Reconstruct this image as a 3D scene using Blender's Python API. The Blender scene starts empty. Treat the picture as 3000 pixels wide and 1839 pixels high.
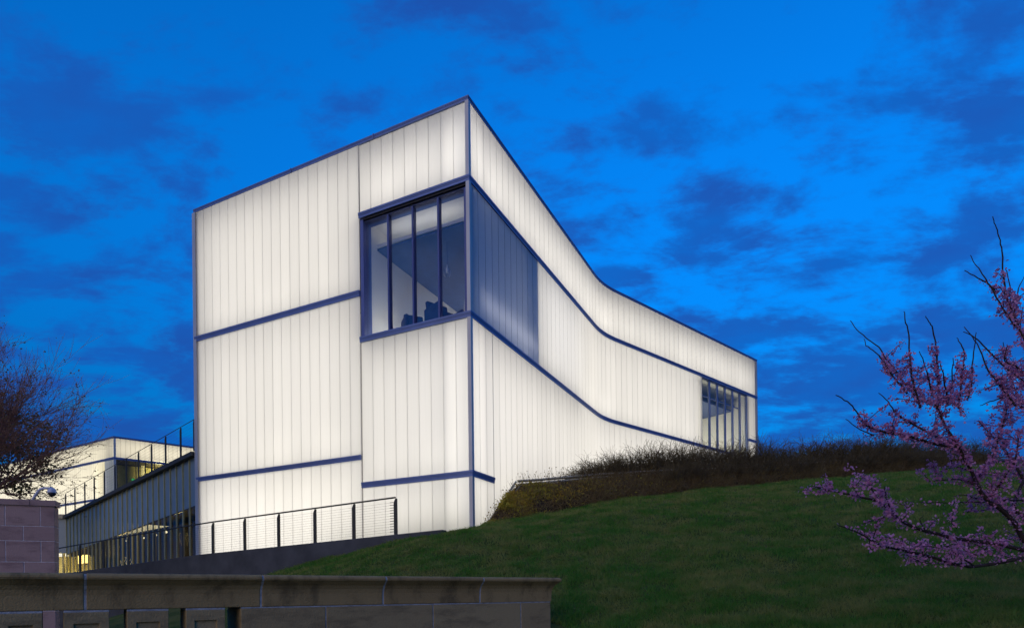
import bpy, bmesh, math, random
import numpy as np
from mathutils import Vector, Matrix
R = math.radians
random.seed(7); RNG = np.random.default_rng(11)
scene = bpy.context.scene
C = scene.collection

# ------------------------------------------------------------------ camera
# shift lens: level camera at the eye point (world origin), horizon low in the picture
ROLL = 0.0115
cd = bpy.data.cameras.new('camera'); cam = bpy.data.objects.new('camera', cd); C.objects.link(cam)
cd.sensor_width = 36; cd.lens = 36*1513/2463; cd.shift_y = 0.2748
cd.clip_start = 0.1; cd.clip_end = 3000
cam.matrix_world = Matrix.Rotation(R(90), 4, 'X') @ Matrix.Rotation(-ROLL, 4, 'Z')
scene.camera = cam

# ------------------------------------------------------------------ world / sky
world = bpy.data.worlds.new('World'); scene.world = world; world.use_nodes = True
nt = world.node_tree; nt.nodes.clear()
def N(tree, typ, **kw):
    n = tree.nodes.new(typ)
    for k, v in kw.items(): setattr(n, k, v)
    return n
def math_node(tree, op, a, b=None, c=None):
    n = N(tree, 'ShaderNodeMath', operation=op)
    for i, v in enumerate((a, b, c)):
        if v is None: continue
        if isinstance(v, (int, float)): n.inputs[i].default_value = v
        else: tree.links.new(v, n.inputs[i])
    return n.outputs[0]
SUN_AZ = R(205); SUN_EL = R(18)
sky = N(nt, 'ShaderNodeTexSky', sky_type='NISHITA', sun_disc=False)
sky.sun_elevation = R(4); sky.sun_rotation = SUN_AZ; sky.air_density = 1.0; sky.dust_density = 0.3; sky.ozone_density = 4.0
tint = N(nt, 'ShaderNodeMix', data_type='RGBA', blend_type='MULTIPLY'); tint.inputs[0].default_value = 1
nt.links.new(sky.outputs[0], tint.inputs[6]); tint.inputs[7].default_value = (0.05, 2.3, 3.8, 1)
geo = N(nt, 'ShaderNodeTexCoord')
sep = N(nt, 'ShaderNodeSeparateXYZ'); nt.links.new(geo.outputs['Generated'], sep.inputs[0])
zz = math_node(nt, 'MAXIMUM', math_node(nt, 'ADD', sep.outputs[2], 0.22), 0.05)
px = math_node(nt, 'DIVIDE', sep.outputs[0], zz); py = math_node(nt, 'DIVIDE', sep.outputs[1], zz)
comb = N(nt, 'ShaderNodeCombineXYZ'); nt.links.new(px, comb.inputs[0]); nt.links.new(py, comb.inputs[1])
mp = N(nt, 'ShaderNodeMapping'); mp.inputs['Rotation'].default_value = (0, 0, R(28)); mp.inputs['Scale'].default_value = (1.0, 1.6, 1); mp.inputs['Location'].default_value = (5.35, 2.2, 0)
nt.links.new(comb.outputs[0], mp.inputs[0])
n1 = N(nt, 'ShaderNodeTexNoise'); n1.inputs['Scale'].default_value = 3.3; n1.inputs['Detail'].default_value = 9; n1.inputs['Roughness'].default_value = 0.6; n1.inputs['Distortion'].default_value = 0.35
nt.links.new(mp.outputs[0], n1.inputs[0])
n2 = N(nt, 'ShaderNodeTexNoise'); n2.inputs['Scale'].default_value = 9.0; n2.inputs['Detail'].default_value = 6; n2.inputs['Roughness'].default_value = 0.6
nt.links.new(mp.outputs[0], n2.inputs[0])
low = N(nt, 'ShaderNodeMapRange'); low.inputs[1].default_value = 0.05; low.inputs[2].default_value = 0.62; low.inputs[3].default_value = 0.125; low.inputs[4].default_value = -0.06
nt.links.new(sep.outputs[2], low.inputs[0])
ncl = math_node(nt, 'ADD', math_node(nt, 'MULTIPLY_ADD', n2.outputs[0], 0.50, math_node(nt, 'MULTIPLY', n1.outputs[0], 0.9)), low.outputs[0])
ramp = N(nt, 'ShaderNodeMapRange', interpolation_type='SMOOTHSTEP'); ramp.inputs[1].default_value = 0.585; ramp.inputs[2].default_value = 0.80
nt.links.new(ncl, ramp.inputs[0])
ext = N(nt, 'ShaderNodeMapRange', interpolation_type='SMOOTHSTEP'); ext.inputs[1].default_value = 0.0; ext.inputs[2].default_value = 0.6; ext.inputs[3].default_value = 0.28; ext.inputs[4].default_value = 1.0
nt.links.new(sep.outputs[2], ext.inputs[0])
base = N(nt, 'ShaderNodeVectorMath', operation='SCALE'); nt.links.new(tint.outputs[2], base.inputs[0]); nt.links.new(ext.outputs[0], base.inputs['Scale'])
cmul = N(nt, 'ShaderNodeMix', data_type='RGBA'); nt.links.new(math_node(nt, 'MULTIPLY', ramp.outputs[0], 0.85), cmul.inputs[0])
ccol = N(nt, 'ShaderNodeMix', data_type='RGBA'); ccol.inputs[6].default_value = (0.09, 0.50, 2.6, 1); ccol.inputs[7].default_value = (0.04, 0.78, 3.5, 1)
n4 = N(nt, 'ShaderNodeTexNoise'); n4.inputs['Scale'].default_value = 5.0; n4.inputs['Detail'].default_value = 6; nt.links.new(mp.outputs[0], n4.inputs[0])
cr4 = N(nt, 'ShaderNodeMapRange'); cr4.inputs[1].default_value = 0.32; cr4.inputs[2].default_value = 0.68; nt.links.new(n4.outputs[0], cr4.inputs[0]); nt.links.new(cr4.outputs[0], ccol.inputs[0])
nt.links.new(base.outputs[0], cmul.inputs[6]); nt.links.new(ccol.outputs[2], cmul.inputs[7])
bg = N(nt, 'ShaderNodeBackground'); bg.inputs[1].default_value = 0.15; nt.links.new(cmul.outputs[2], bg.inputs[0])
wo = N(nt, 'ShaderNodeOutputWorld'); nt.links.new(bg.outputs[0], wo.inputs[0])

# ------------------------------------------------------------------ sun (afterglow behind the camera)
sd = bpy.data.lights.new('sun', 'SUN'); so = bpy.data.objects.new('sun', sd); C.objects.link(so)
sd.energy = 1.0; sd.angle = R(60); sd.color = (1.0, 0.74, 0.46)
sun_dir = Vector((math.sin(SUN_AZ)*math.cos(SUN_EL), math.cos(SUN_AZ)*math.cos(SUN_EL), math.sin(SUN_EL)))
so.rotation_euler = sun_dir.to_track_quat('Z', 'Y').to_euler()

vs = scene.view_settings; vs.view_transform = 'Standard'; vs.look = 'None'; vs.exposure = 0; vs.gamma = 1; vs.use_curve_mapping = False

# ------------------------------------------------------------------ helpers
PPX, PPY, F = 1231.5, 1432.0, 1513.0
cr, sr = math.cos(ROLL), math.sin(ROLL)
def ray(x, y):
    u, v = (x-PPX)/F, (PPY-y)/F
    return (u*cr+v*sr, -u*sr+v*cr)          # lateral and height per metre of depth
def at(x, y, d):
    a, b = ray(x, y); return Vector((a*d, d, b*d))

def mat(name, color, rough=0.7, metal=0.0, var=0.15, scale=3.0, bump=0.0, bscale=40, spec=0.4, detail=5, var_color=None, island=0.0, rng=(.3, .7)):
    m = bpy.data.materials.new(name); m.use_nodes = True
    t = m.node_tree; p = t.nodes['Principled BSDF']
    p.inputs['Roughness'].default_value = rough; p.inputs['Metallic'].default_value = metal; p.inputs['Specular IOR Level'].default_value = spec
    tc = N(t, 'ShaderNodeTexCoord')
    nz = N(t, 'ShaderNodeTexNoise'); nz.inputs['Scale'].default_value = scale; nz.inputs['Detail'].default_value = detail; nz.inputs['Roughness'].default_value = 0.6
    g = N(t, 'ShaderNodeNewGeometry'); t.links.new(g.outputs['Position'], nz.inputs[0])
    mr = N(t, 'ShaderNodeMapRange'); mr.inputs[1].default_value = rng[0]; mr.inputs[2].default_value = rng[1]; t.links.new(nz.outputs[0], mr.inputs[0])
    fac = mr.outputs[0]
    if island > 0:
        fac = math_node(t, 'ADD', math_node(t, 'MULTIPLY', fac, 1-island), math_node(t, 'MULTIPLY', g.outputs['Random Per Island'], island))
    mx = N(t, 'ShaderNodeMix', data_type='RGBA'); t.links.new(fac, mx.inputs[0])
    lo = tuple(c*(1-var) for c in color); hi = tuple(c*(1+var) for c in color)
    if var_color: lo, hi = color, var_color
    mx.inputs[6].default_value = (*lo, 1); mx.inputs[7].default_value = (*hi, 1)
    t.links.new(mx.outputs[2], p.inputs['Base Color'])
    if bump > 0:
        nb = N(t, 'ShaderNodeTexNoise'); nb.inputs['Scale'].default_value = bscale; nb.inputs['Detail'].default_value = 4
        t.links.new(g.outputs['Position'], nb.inputs[0])
        b = N(t, 'ShaderNodeBump'); b.inputs['Strength'].default_value = bump; b.inputs['Distance'].default_value = 0.02
        t.links.new(nb.outputs[0], b.inputs['Height']); t.links.new(b.outputs[0], p.inputs['Normal'])
    return m

def thin(m, k=0.4, boost=1.0):
    # leaves pass light: mix a translucent lobe of the same colour
    t = m.node_tree; p = t.nodes['Principled BSDF']; out = next(n for n in t.nodes if n.type == 'OUTPUT_MATERIAL')
    tr = N(t, 'ShaderNodeBsdfTranslucent'); t.links.new(p.inputs['Base Color'].links[0].from_socket, tr.inputs[0])
    mx = N(t, 'ShaderNodeMixShader'); mx.inputs[0].default_value = k; t.links.new(p.outputs[0], mx.inputs[1]); t.links.new(tr.outputs[0], mx.inputs[2]); t.links.new(mx.outputs[0], out.inputs[0])
def channel_mat(name, col, gloss=0.06, streak=0.04, rnd=0.03):
    """translucent cast channel glass"""
    m = bpy.data.materials.new(name); m.use_nodes = True; t = m.node_tree; t.nodes.clear()
    out = N(t, 'ShaderNodeOutputMaterial'); tr = N(t, 'ShaderNodeBsdfTranslucent'); gl = N(t, 'ShaderNodeBsdfGlossy'); gl.inputs['Roughness'].default_value = 0.28
    mx = N(t, 'ShaderNodeMixShader'); mx.inputs[0].default_value = gloss
    g = N(t, 'ShaderNodeNewGeometry'); mp = N(t, 'ShaderNodeMapping'); mp.inputs['Scale'].default_value = (26, 26, 0.35); t.links.new(g.outputs['Position'], mp.inputs[0])
    nz = N(t, 'ShaderNodeTexNoise'); nz.inputs['Scale'].default_value = 1; nz.inputs['Detail'].default_value = 3; t.links.new(mp.outputs[0], nz.inputs[0])
    oi = N(t, 'ShaderNodeObjectInfo')
    f = math_node(t, 'ADD', math_node(t, 'MULTIPLY_ADD', nz.outputs[0], streak*2, 1-streak), math_node(t, 'MULTIPLY_ADD', oi.outputs['Random'], rnd*2, -rnd))
    vm = N(t, 'ShaderNodeVectorMath', operation='SCALE'); vm.inputs[0].default_value = col; t.links.new(f, vm.inputs['Scale'])
    t.links.new(vm.outputs[0], tr.inputs[0]); t.links.new(tr.outputs[0], mx.inputs[1]); t.links.new(gl.outputs[0], mx.inputs[2]); t.links.new(mx.outputs[0], out.inputs[0])
    return m

def glass_mat(name, tintc=(0.85, 0.9, 0.95), rough=0.01, boost=1.0):
    m = bpy.data.materials.new(name); m.use_nodes = True; t = m.node_tree; t.nodes.clear()
    out = N(t, 'ShaderNodeOutputMaterial'); tr = N(t, 'ShaderNodeBsdfTransparent'); tr.inputs[0].default_value = (*tintc, 1)
    gl = N(t, 'ShaderNodeBsdfGlossy'); gl.inputs['Roughness'].default_value = rough; gl.inputs[0].default_value = (0.95, 0.97, 1, 1)
    fr = N(t, 'ShaderNodeFresnel'); gg = N(t, 'ShaderNodeNewGeometry'); t.links.new(math_node(t, 'MULTIPLY_ADD', gg.outputs['Backfacing'], 1/1.5-1.5, 1.5), fr.inputs[0])
    nz = N(t, 'ShaderNodeTexNoise'); nz.inputs['Scale'].default_value = 0.8
    g = N(t, 'ShaderNodeNewGeometry'); t.links.new(g.outputs['Position'], nz.inputs[0])
    b = N(t, 'ShaderNodeBump'); b.inputs['Strength'].default_value = 0.02; t.links.new(nz.outputs[0], b.inputs['Height']); t.links.new(b.outputs[0], gl.inputs['Normal'])
    mx = N(t, 'ShaderNodeMixShader'); t.links.new(math_node(t, 'MINIMUM', math_node(t, 'MULTIPLY', fr.outputs[0], boost), 1.0), mx.inputs[0]); t.links.new(tr.outputs[0], mx.inputs[1]); t.links.new(gl.outputs[0], mx.inputs[2]); t.links.new(mx.outputs[0], out.inputs[0])
    return m

def lamp_mat(name, col, s):
    m = bpy.data.materials.new(name); m.use_nodes = True; t = m.node_tree; t.nodes.clear()
    e = N(t, 'ShaderNodeEmission'); e.inputs[0].default_value = (*col, 1); e.inputs[1].default_value = s
    o = N(t, 'ShaderNodeOutputMaterial'); t.links.new(e.outputs[0], o.inputs[0]); return m

def stone_mat(name, c1, c2, stain, stain_amt=0.6, sx=(0.9, 0.9, 3.0)):
    m = bpy.data.materials.new(name); m.use_nodes = True; t = m.node_tree; p = t.nodes['Principled BSDF']
    p.inputs['Roughness'].default_value = 0.85; p.inputs['Specular IOR Level'].default_value = 0.25
    g = N(t, 'ShaderNodeNewGeometry'); oi = N(t, 'ShaderNodeObjectInfo')
    nz = N(t, 'ShaderNodeTexNoise'); nz.inputs['Scale'].default_value = 22; nz.inputs['Detail'].default_value = 8; nz.inputs['Roughness'].default_value = 0.7; t.links.new(g.outputs['Position'], nz.inputs[0])
    mx = N(t, 'ShaderNodeMix', data_type='RGBA'); mx.inputs[6].default_value = (*c1, 1); mx.inputs[7].default_value = (*c2, 1)
    t.links.new(math_node(t, 'ADD', math_node(t, 'MULTIPLY', nz.outputs[0], 0.6), math_node(t, 'MULTIPLY', oi.outputs['Random'], 0.4)), mx.inputs[0])
    mp = N(t, 'ShaderNodeMapping'); mp.inputs['Scale'].default_value = sx; t.links.new(g.outputs['Position'], mp.inputs[0])
    n2 = N(t, 'ShaderNodeTexNoise'); n2.inputs['Scale'].default_value = 2.4; n2.inputs['Detail'].default_value = 7; n2.inputs['Roughness'].default_value = 0.65; t.links.new(mp.outputs[0], n2.inputs[0])
    mr = N(t, 'ShaderNodeMapRange', interpolation_type='SMOOTHSTEP'); mr.inputs[1].default_value = 0.46; mr.inputs[2].default_value = 0.68; mr.inputs[4].default_value = stain_amt; t.links.new(n2.outputs[0], mr.inputs[0])
    m2 = N(t, 'ShaderNodeMix', data_type='RGBA'); t.links.new(mr.outputs[0], m2.inputs[0]); t.links.new(mx.outputs[2], m2.inputs[6]); m2.inputs[7].default_value = (*stain, 1)
    t.links.new(m2.outputs[2], p.inputs['Base Color'])
    b = N(t, 'ShaderNodeBump'); b.inputs['Strength'].default_value = 0.6; b.inputs['Distance'].default_value = 0.012
    n3 = N(t, 'ShaderNodeTexNoise'); n3.inputs['Scale'].default_value = 60; n3.inputs['Detail'].default_value = 6; t.links.new(g.outputs['Position'], n3.inputs[0])
    t.links.new(n3.outputs[0], b.inputs['Height']); t.links.new(b.outputs[0], p.inputs['Normal'])
    return m

M = {}
M['channel'] = channel_mat('channel_glass', (0.80, 0.785, 0.75))
M['joint'] = channel_mat('channel_joint', (0.76, 0.745, 0.71), gloss=0.06, streak=0.08, rnd=0.12)
M['channel_dim'] = channel_mat('channel_glass_unlit', (0.42, 0.45, 0.56), gloss=0.24)  # unlit copy of the channel glass: dimness and sky blue put into the tint
M['joint_dim'] = channel_mat('channel_joint_unlit', (0.16, 0.20, 0.32), gloss=0.2)
M['channel_far'] = channel_mat('channel_glass_warm', (0.80, 0.77, 0.69))
M['joint_far'] = channel_mat('channel_joint_warm', (0.55, 0.52, 0.44))
M['band'] = mat('sky_tinted_metal', (0.15, 0.20, 0.38), 0.42, 0.35, 0.12, 1.2, 0.05, 8)  # aluminium, with the blue sky reflection painted into its base colour
M['post'] = mat('slate_blue_metal', (0.52, 0.50, 0.47), 0.4, 0.3, 0.10, 0.8)
M['mullion'] = mat('dark_blue_metal', (0.07, 0.09, 0.24), 0.4, 0.3, 0.15, 1.0)
M['reveal'] = mat('blue_reveal', (0.10, 0.13, 0.32), 0.5, 0.2, 0.12, 1.0)
M['gasket'] = mat('black_gasket', (0.02, 0.02, 0.025), 0.6, 0, 0.1, 4)
M['glass'] = glass_mat('window_glass', (0.86, 0.88, 0.92), boost=0.9)
M['glass_clear'] = glass_mat('clear_glass', (0.92, 0.93, 0.90), boost=0.5)
M['roof'] = mat('roof_membrane', (0.25, 0.25, 0.27), 0.9)
M['plaster'] = mat('white_plaster', (0.78, 0.77, 0.74), 0.85, 0, 0.03, 1.5)
M['ceiling'] = mat('blue_grey_ceiling', (0.09, 0.12, 0.25), 0.7, 0, 0.08, 5)
M['floor'] = mat('grey_floor', (0.22, 0.21, 0.2), 0.5)
M['chair'] = mat('dark_blue_fabric', (0.04, 0.05, 0.14), 0.8)
M['white_metal'] = mat('white_enclosure', (0.5, 0.52, 0.6), 0.4)
M['concrete'] = mat('dark_concrete', (0.075, 0.076, 0.078), 0.9, 0, 0.25, 1.6, 0.2, 50, 0.2)
M['steel'] = mat('painted_dark_steel', (0.055, 0.05, 0.035), 0.45, 0.3, 0.2, 6)
M['fin'] = mat('olive_metal_fin', (0.50, 0.47, 0.24), 0.45, 0.2, 0.15, 3)
M['frosted'] = mat('blue_frosted_glass', (0.20, 0.28, 0.33), 0.28, 0, 0.10, 0.6, spec=0.6)
M['dark_glass'] = glass_mat('dark_glass', (0.72, 0.70, 0.58), boost=0.5)
M['fascia'] = mat('dark_fascia', (0.05, 0.05, 0.04), 0.6)
M['hall'] = mat('dark_hall_wall', (0.05, 0.045, 0.03), 0.8)
M['cap'] = stone_mat('cap_stone', (0.26, 0.17, 0.07), (0.38, 0.265, 0.115), (0.10, 0.072, 0.035), 0.68, (1.9, 1.9, 1.0))
M['ashlar'] = stone_mat('ashlar_stone', (0.27, 0.195, 0.095), (0.40, 0.30, 0.15), (0.15, 0.11, 0.06), 0.6)
M['pier'] = stone_mat('pier_stone', (0.29, 0.185, 0.165), (0.45, 0.30, 0.265), (0.18, 0.11, 0.10), 0.6)
M['mortar'] = mat('pale_mortar', (0.36, 0.36, 0.36), 0.95, 0, 0.35, 18, 0.4, 80, 0.1)
M['pier_mortar'] = mat('pier_mortar', (0.66, 0.60, 0.60), 0.95, 0, 0.3, 18, 0.4, 80, 0.1)
M['lawn'] = mat('lawn_soil', (0.022, 0.055, 0.008), 0.95, 0, 0.4, 1.1, 0.3, 12, 0.1, var_color=(0.10, 0.105, 0.026))
M['blade'] = mat('grass_blade', (0.045, 0.205, 0.020), 0.6, 0, 0.3, 1.5, spec=0.12, var_color=(0.30, 0.285, 0.085), island=0.34, rng=(.41, .63))
M['ground'] = mat('ground_grass', (0.03, 0.05, 0.02), 0.95, 0, 0.3, 0.3)
M['paving'] = mat('paving', (0.16, 0.15, 0.14), 0.9, 0, 0.2, 1.0)
M['soil'] = mat('bank_soil', (0.045, 0.030, 0.018), 0.95, 0, 0.4, 3.0, 0.5, 10, 0.1)
M['timber'] = mat('pale_edging_metal', (0.42, 0.38, 0.27), 0.5, 0.3, 0.2, 4)
M['twig'] = mat('hedge_twig', (0.075, 0.058, 0.034), 0.85, 0, 0.3, 3, spec=0.1, var_color=(0.15, 0.12, 0.065), island=0.6)
M['dry'] = mat('dry_stem', (0.11, 0.075, 0.045), 0.85, 0, 0.3, 1.2, spec=0.1, var_color=(0.27, 0.20, 0.08), island=0.6)
M['ivy'] = mat('ground_cover_leaf_lit', (0.36, 0.38, 0.05), 0.6, 0, 0.3, 1.0, spec=0.2, var_color=(0.44, 0.25, 0.05), island=0.5)  # leaf colour raised to paint in the warm facade light
M['bark'] = mat('redbud_bark', (0.035, 0.026, 0.022), 0.9, 0, 0.3, 14, 0.4, 60, 0.2)
M['blossom'] = mat('redbud_blossom', (0.46, 0.14, 0.33), 0.6, 0, 0.3, 2.0, spec=0.2, var_color=(0.76, 0.40, 0.62), island=0.7)
M['bare'] = mat('purple_twig', (0.23, 0.13, 0.11), 0.85, 0, 0.3, 3, spec=0.1, island=0.5)
M['bud'] = mat('young_leaf', (0.14, 0.11, 0.045), 0.7, 0, 0.3, 1.0, spec=0.1, island=0.6)
M['ever'] = mat('evergreen_leaf', (0.10, 0.10, 0.03), 0.7, 0, 0.4, 0.8, spec=0.1, island=0.5)
M['lantern'] = lamp_mat('lantern_glow', (1.0, 0.72, 0.28), 6.0)
M['exit'] = lamp_mat('green_exit_glow', (0.1, 1.0, 0.45), 0.6)
M['spot'] = lamp_mat('small_bulb', (1.0, 0.93, 0.8), 2.0)
M['pendant'] = glass_mat('pendant_glass', (0.9, 0.92, 0.95), 0.05, 3.0)

for k_ in ('ivy', 'blade', 'blossom', 'bud', 'ever'): thin(M[k_])
def link(o, parent=None):
    C.objects.link(o)
    if parent is not None: o.parent = parent
    return o
def thing(name, label, cat, loc=(0, 0, 0), group=None):
    o = bpy.data.objects.new(name, None); o.empty_display_size = 0.3; C.objects.link(o); o.location = loc
    return tag(o, label, cat, group)
def tag(o, label=None, cat=None, group=None, kind=None):
    if label: o['label'] = label
    if cat: o['category'] = cat
    if group: o['group'] = group
    if kind: o['kind'] = kind
    return o
def off(parent):
    v = Vector((0, 0, 0)); p = parent
    while p is not None: v += p.location; p = p.parent
    return v
def obj(name, verts, faces, m, parent=None, smooth=False):
    """verts in world coordinates, linked as one mesh under the parent"""
    me = bpy.data.meshes.new(name); me.from_pydata([tuple(v) for v in verts], [], faces)
    for mm in (m if isinstance(m, (list, tuple)) else [m]): me.materials.append(mm)
    if smooth: me.polygons.foreach_set('use_smooth', [True]*len(me.polygons))
    o = bpy.data.objects.new(name, me); link(o, parent)
    if parent is not None: o.location = -off(parent)
    return o
def np_obj(name, V, T, m, parent=None, smooth=False):
    """big triangle / quad soups from arrays"""
    me = bpy.data.meshes.new(name); k = T.shape[1]
    me.vertices.add(len(V)); me.vertices.foreach_set('co', V.astype(np.float32).ravel())
    me.loops.add(T.size); me.loops.foreach_set('vertex_index', T.astype(np.int32).ravel())
    me.polygons.add(len(T)); me.polygons.foreach_set('loop_start', np.arange(0, T.size, k, dtype=np.int32)); me.polygons.foreach_set('loop_total', np.full(len(T), k, dtype=np.int32))
    if smooth: me.polygons.foreach_set('use_smooth', np.ones(len(T), dtype=bool))
    me.materials.append(m); me.update(calc_edges=True); me.validate()
    o = bpy.data.objects.new(name, me); link(o, parent)
    if parent is not None: o.location = -off(parent)
    return o
class MB:
    def __init__(s): s.v = []; s.f = []
    def add(s, v, f):
        n = len(s.v); s.v += [tuple(a) for a in v]; s.f += [tuple(i+n for i in q) for q in f]
    def box(s, o, ax, ay, az):
        """corner o and three edge vectors"""
        o, ax, ay, az = Vector(o), Vector(ax), Vector(ay), Vector(az)
        v = [o, o+ax, o+ax+ay, o+ay, o+az, o+ax+az, o+ax+ay+az, o+ay+az]
        f = [(0, 3, 2, 1), (4, 5, 6, 7), (0, 1, 5, 4), (1, 2, 6, 5), (2, 3, 7, 6), (3, 0, 4, 7)]
        if ax.cross(ay).dot(az) < 0: f = [tuple(reversed(q)) for q in f]
        s.add(v, f)
    def tube(s, pts, rad, n=6, cap=True):
        pts = [Vector(p) for p in pts]
        if not isinstance(rad, (list, tuple)): rad = [rad]*len(pts)
        base = len(s.v); ref = None
        for i, p in enumerate(pts):
            d = (pts[min(i+1, len(pts)-1)]-pts[max(i-1, 0)])
            if d.length < 1e-9: d = Vector((0, 0, 1))
            d.normalize()
            if ref is None: ref = Vector((0, 0, 1)) if abs(d.z) < 0.9 else Vector((1, 0, 0))
            a = d.cross(ref).normalized(); b = d.cross(a); 
            for k in range(n):
                t = 2*math.pi*k/n; q = p+(a*math.cos(t)+b*math.sin(t))*rad[i]; s.v.append(tuple(q))
        for i in range(len(pts)-1):
            for k in range(n):
                k2 = (k+1) % n; a0 = base+i*n
                s.f.append((a0+k, a0+k2, a0+n+k2, a0+n+k))
        if cap:
            s.f.append(tuple(base+k for k in reversed(range(n)))); e = base+(len(pts)-1)*n; s.f.append(tuple(e+k for k in range(n)))
    def build(s, name, m, parent=None, smooth=False): return obj(name, s.v, s.f, m, parent, smooth)
def bevel(o, w=0.01, seg=2):
    b = o.modifiers.new('bevel', 'BEVEL'); b.width = w; b.segments = seg; b.limit_method = 'ANGLE'; b.angle_limit = R(40); return o
def V2(x, y): return Vector((x, y, 0))
UP = Vector((0, 0, 1))
def rgt(d): return Vector((d.y, -d.x, 0))   # outward side of a path walked with the building on its left
def sweep(path, profile, closed_profile=True):
    """profile of (out, z) carried along a plan path with mitred corners"""
    mb = MB(); n = len(profile)
    for i, p in enumerate(path):
        d0 = (path[i]-path[i-1]).normalized() if i > 0 else (path[1]-path[0]).normalized()
        d1 = (path[i+1]-path[i]).normalized() if i < len(path)-1 else d0
        nn = (rgt(d0)+rgt(d1)).normalized(); k = 1/max(0.3, nn.dot(rgt(d1)))
        for (o_, z) in profile: mb.v.append(tuple(p+nn*o_*k+UP*z))
    m_ = n if closed_profile else n-1
    for i in range(len(path)-1):
        for k in range(m_):
            k2 = (k+1) % n; mb.f.append((i*n+k, (i+1)*n+k, (i+1)*n+k2, i*n+k2))
    if closed_profile:
        mb.f.append(tuple(range(n))); mb.f.append(tuple(reversed([(len(path)-1)*n+k for k in range(n)])))
    return mb
def fix_normals(o):
    bm = bmesh.new(); bm.from_mesh(o.data); bmesh.ops.recalc_face_normals(bm, faces=bm.faces); bm.to_mesh(o.data); bm.free(); return o

# ------------------------------------------------------------------ terrain (thin-plate spline through surveyed points)
ctrl = np.array([
 (.62, 8.6, -.45), (3.3, 7.6, -.43), (5.3, 6.5, -.40), (0, 3, -1.25), (4, 2.5, -1.2), (-3, 3, -1.55), (8, 3, -.95),
 (-1.0, 17.3, 1.86), (3.2, 19.5, 2.89), (8.6, 22, 3.75), (17.8, 27, 5.1), (26.5, 32, 6.2),
 (-1.9, 16.2, 1.58), (-7.15, 18.95, .78), (-14, 22, -.7), (-6, 12, -.75), (-14, 14, -1.5), (-12, 6, -1.6),
 (0, 30, 3.0), (14, 36, 5.0), (30, 20, 4.6), (18, 8, 1.0), (34, 44, 6.5), (-20, 34, -1.6), (-2.5, 9.5, -.55), (9.5, 14, 1.9), (4, 13, 1.1)])
def _u(r2): return np.where(r2 > 1e-9, r2*np.log(np.maximum(r2, 1e-9)), 0.0)
_n = len(ctrl); _K = _u(((ctrl[:, None, :2]-ctrl[None, :, :2])**2).sum(-1))+np.eye(_n)*0.12
_P = np.c_[np.ones(_n), ctrl[:, :2]]
_w = np.linalg.solve(np.block([[_K, _P], [_P.T, np.zeros((3, 3))]]), np.r_[ctrl[:, 2], 0, 0, 0])
def terr(x, y):
    x = np.atleast_1d(np.asarray(x, float)); y = np.atleast_1d(np.asarray(y, float))
    z = _w[_n]+_w[_n+1]*x+_w[_n+2]*y
    for i in range(_n): z = z+_w[i]*_u((x-ctrl[i, 0])**2+(y-ctrl[i, 1])**2)
    bump = 0.035*np.sin(x*1.7+y*.6)*np.sin(y*1.3-x*.4)+0.022*np.sin(x*4.1+1)*np.sin(y*3.7+x)+0.016*np.sin(x*5.3+1.7*np.sin(y*3.1))*np.sin(y*4.7+1.3*np.sin(x*2.9))
    return np.maximum(z+bump, -1.72)
def tz(x, y): return float(terr(x, y)[0])

gs = np.linspace(-22, 48, 421); gd = np.linspace(-6, 52, 349)
GX, GY = np.meshgrid(gs, gd); GZ = terr(GX.ravel(), GY.ravel())
edge = np.minimum.reduce([(GX+22), (48-GX), (GY+6), (52-GY)]).ravel(); kk = np.clip(edge/6, 0, 1); kk = kk*kk*(3-2*kk)
GZ = -1.75+(GZ+1.75)*kk
nx, ny = len(gs), len(gd); idx = np.arange(nx*ny).reshape(ny, nx)
Q = np.stack([idx[:-1, :-1], idx[:-1, 1:], idx[1:, 1:], idx[1:, :-1]], -1).reshape(-1, 4)
tag(np_obj('lawn', np.c_[GX.ravel(), GY.ravel(), GZ], Q, M['lawn'], smooth=True), kind='structure')
tag(obj('ground', [(-900, -900, -1.74), (900, -900, -1.74), (900, 900, -1.74), (-900, 900, -1.74)], [(0, 1, 2, 3)], M['ground']), kind='structure')

# ------------------------------------------------------------------ museum building: plan
D = 17.8
a0 = ray(1131, 750); A = V2(a0[0]*D, D)
dL = V2(-math.sin(R(63.8)), math.cos(R(63.8))); dR = V2(math.sin(R(26.2)), math.cos(R(26.2))); dR2 = V2(math.sin(R(48.3)), math.cos(R(48.3)))
nL = V2(-dL.y, dL.x); nL = nL if nL.y < 0 else -nL
nR = rgt(dR); nR2 = rgt(dR2)
LL = 11.5; L1, L2 = 12.03, 14.44
B = A+dR*L1; CC = B+dR2*L2; E = A+dL*LL
def Lp(s): return A+dL*s
T_ = 1.0
def bez(p0, p1, p2, t): return p0*(1-t)**2+p1*2*t*(1-t)+p2*t*t
fil = [bez(B-dR*T_, B, B+dR2*T_, i/10) for i in range(11)]
rpath = [A]+fil+[CC]
rcum = [0]
for i in range(1, len(rpath)): rcum.append(rcum[-1]+(rpath[i]-rpath[i-1]).length)
RT = rcum[-1]
def Rp(s):
    s = max(0, min(RT, s))
    for i in range(1, len(rcum)):
        if s <= rcum[i]+1e-6:
            return rpath[i-1].lerp(rpath[i], (s-rcum[i-1])/(rcum[i]-rcum[i-1]))
    return rpath[-1]
def rsub(s0, s1):
    return [Rp(s0)]+[p for p, c in zip(rpath, rcum) if s0+.02 < c < s1-.02]+[Rp(s1)]
ZT = 14.15; ZB = -0.6
bld = thing('museum_building', 'large glowing white channel glass museum building with metal bands tinted with the blue sky reflection', 'building', (A.x, A.y, 1.9))
SW2 = RT-L2   # path length where the second straight begins (nominal)

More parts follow.
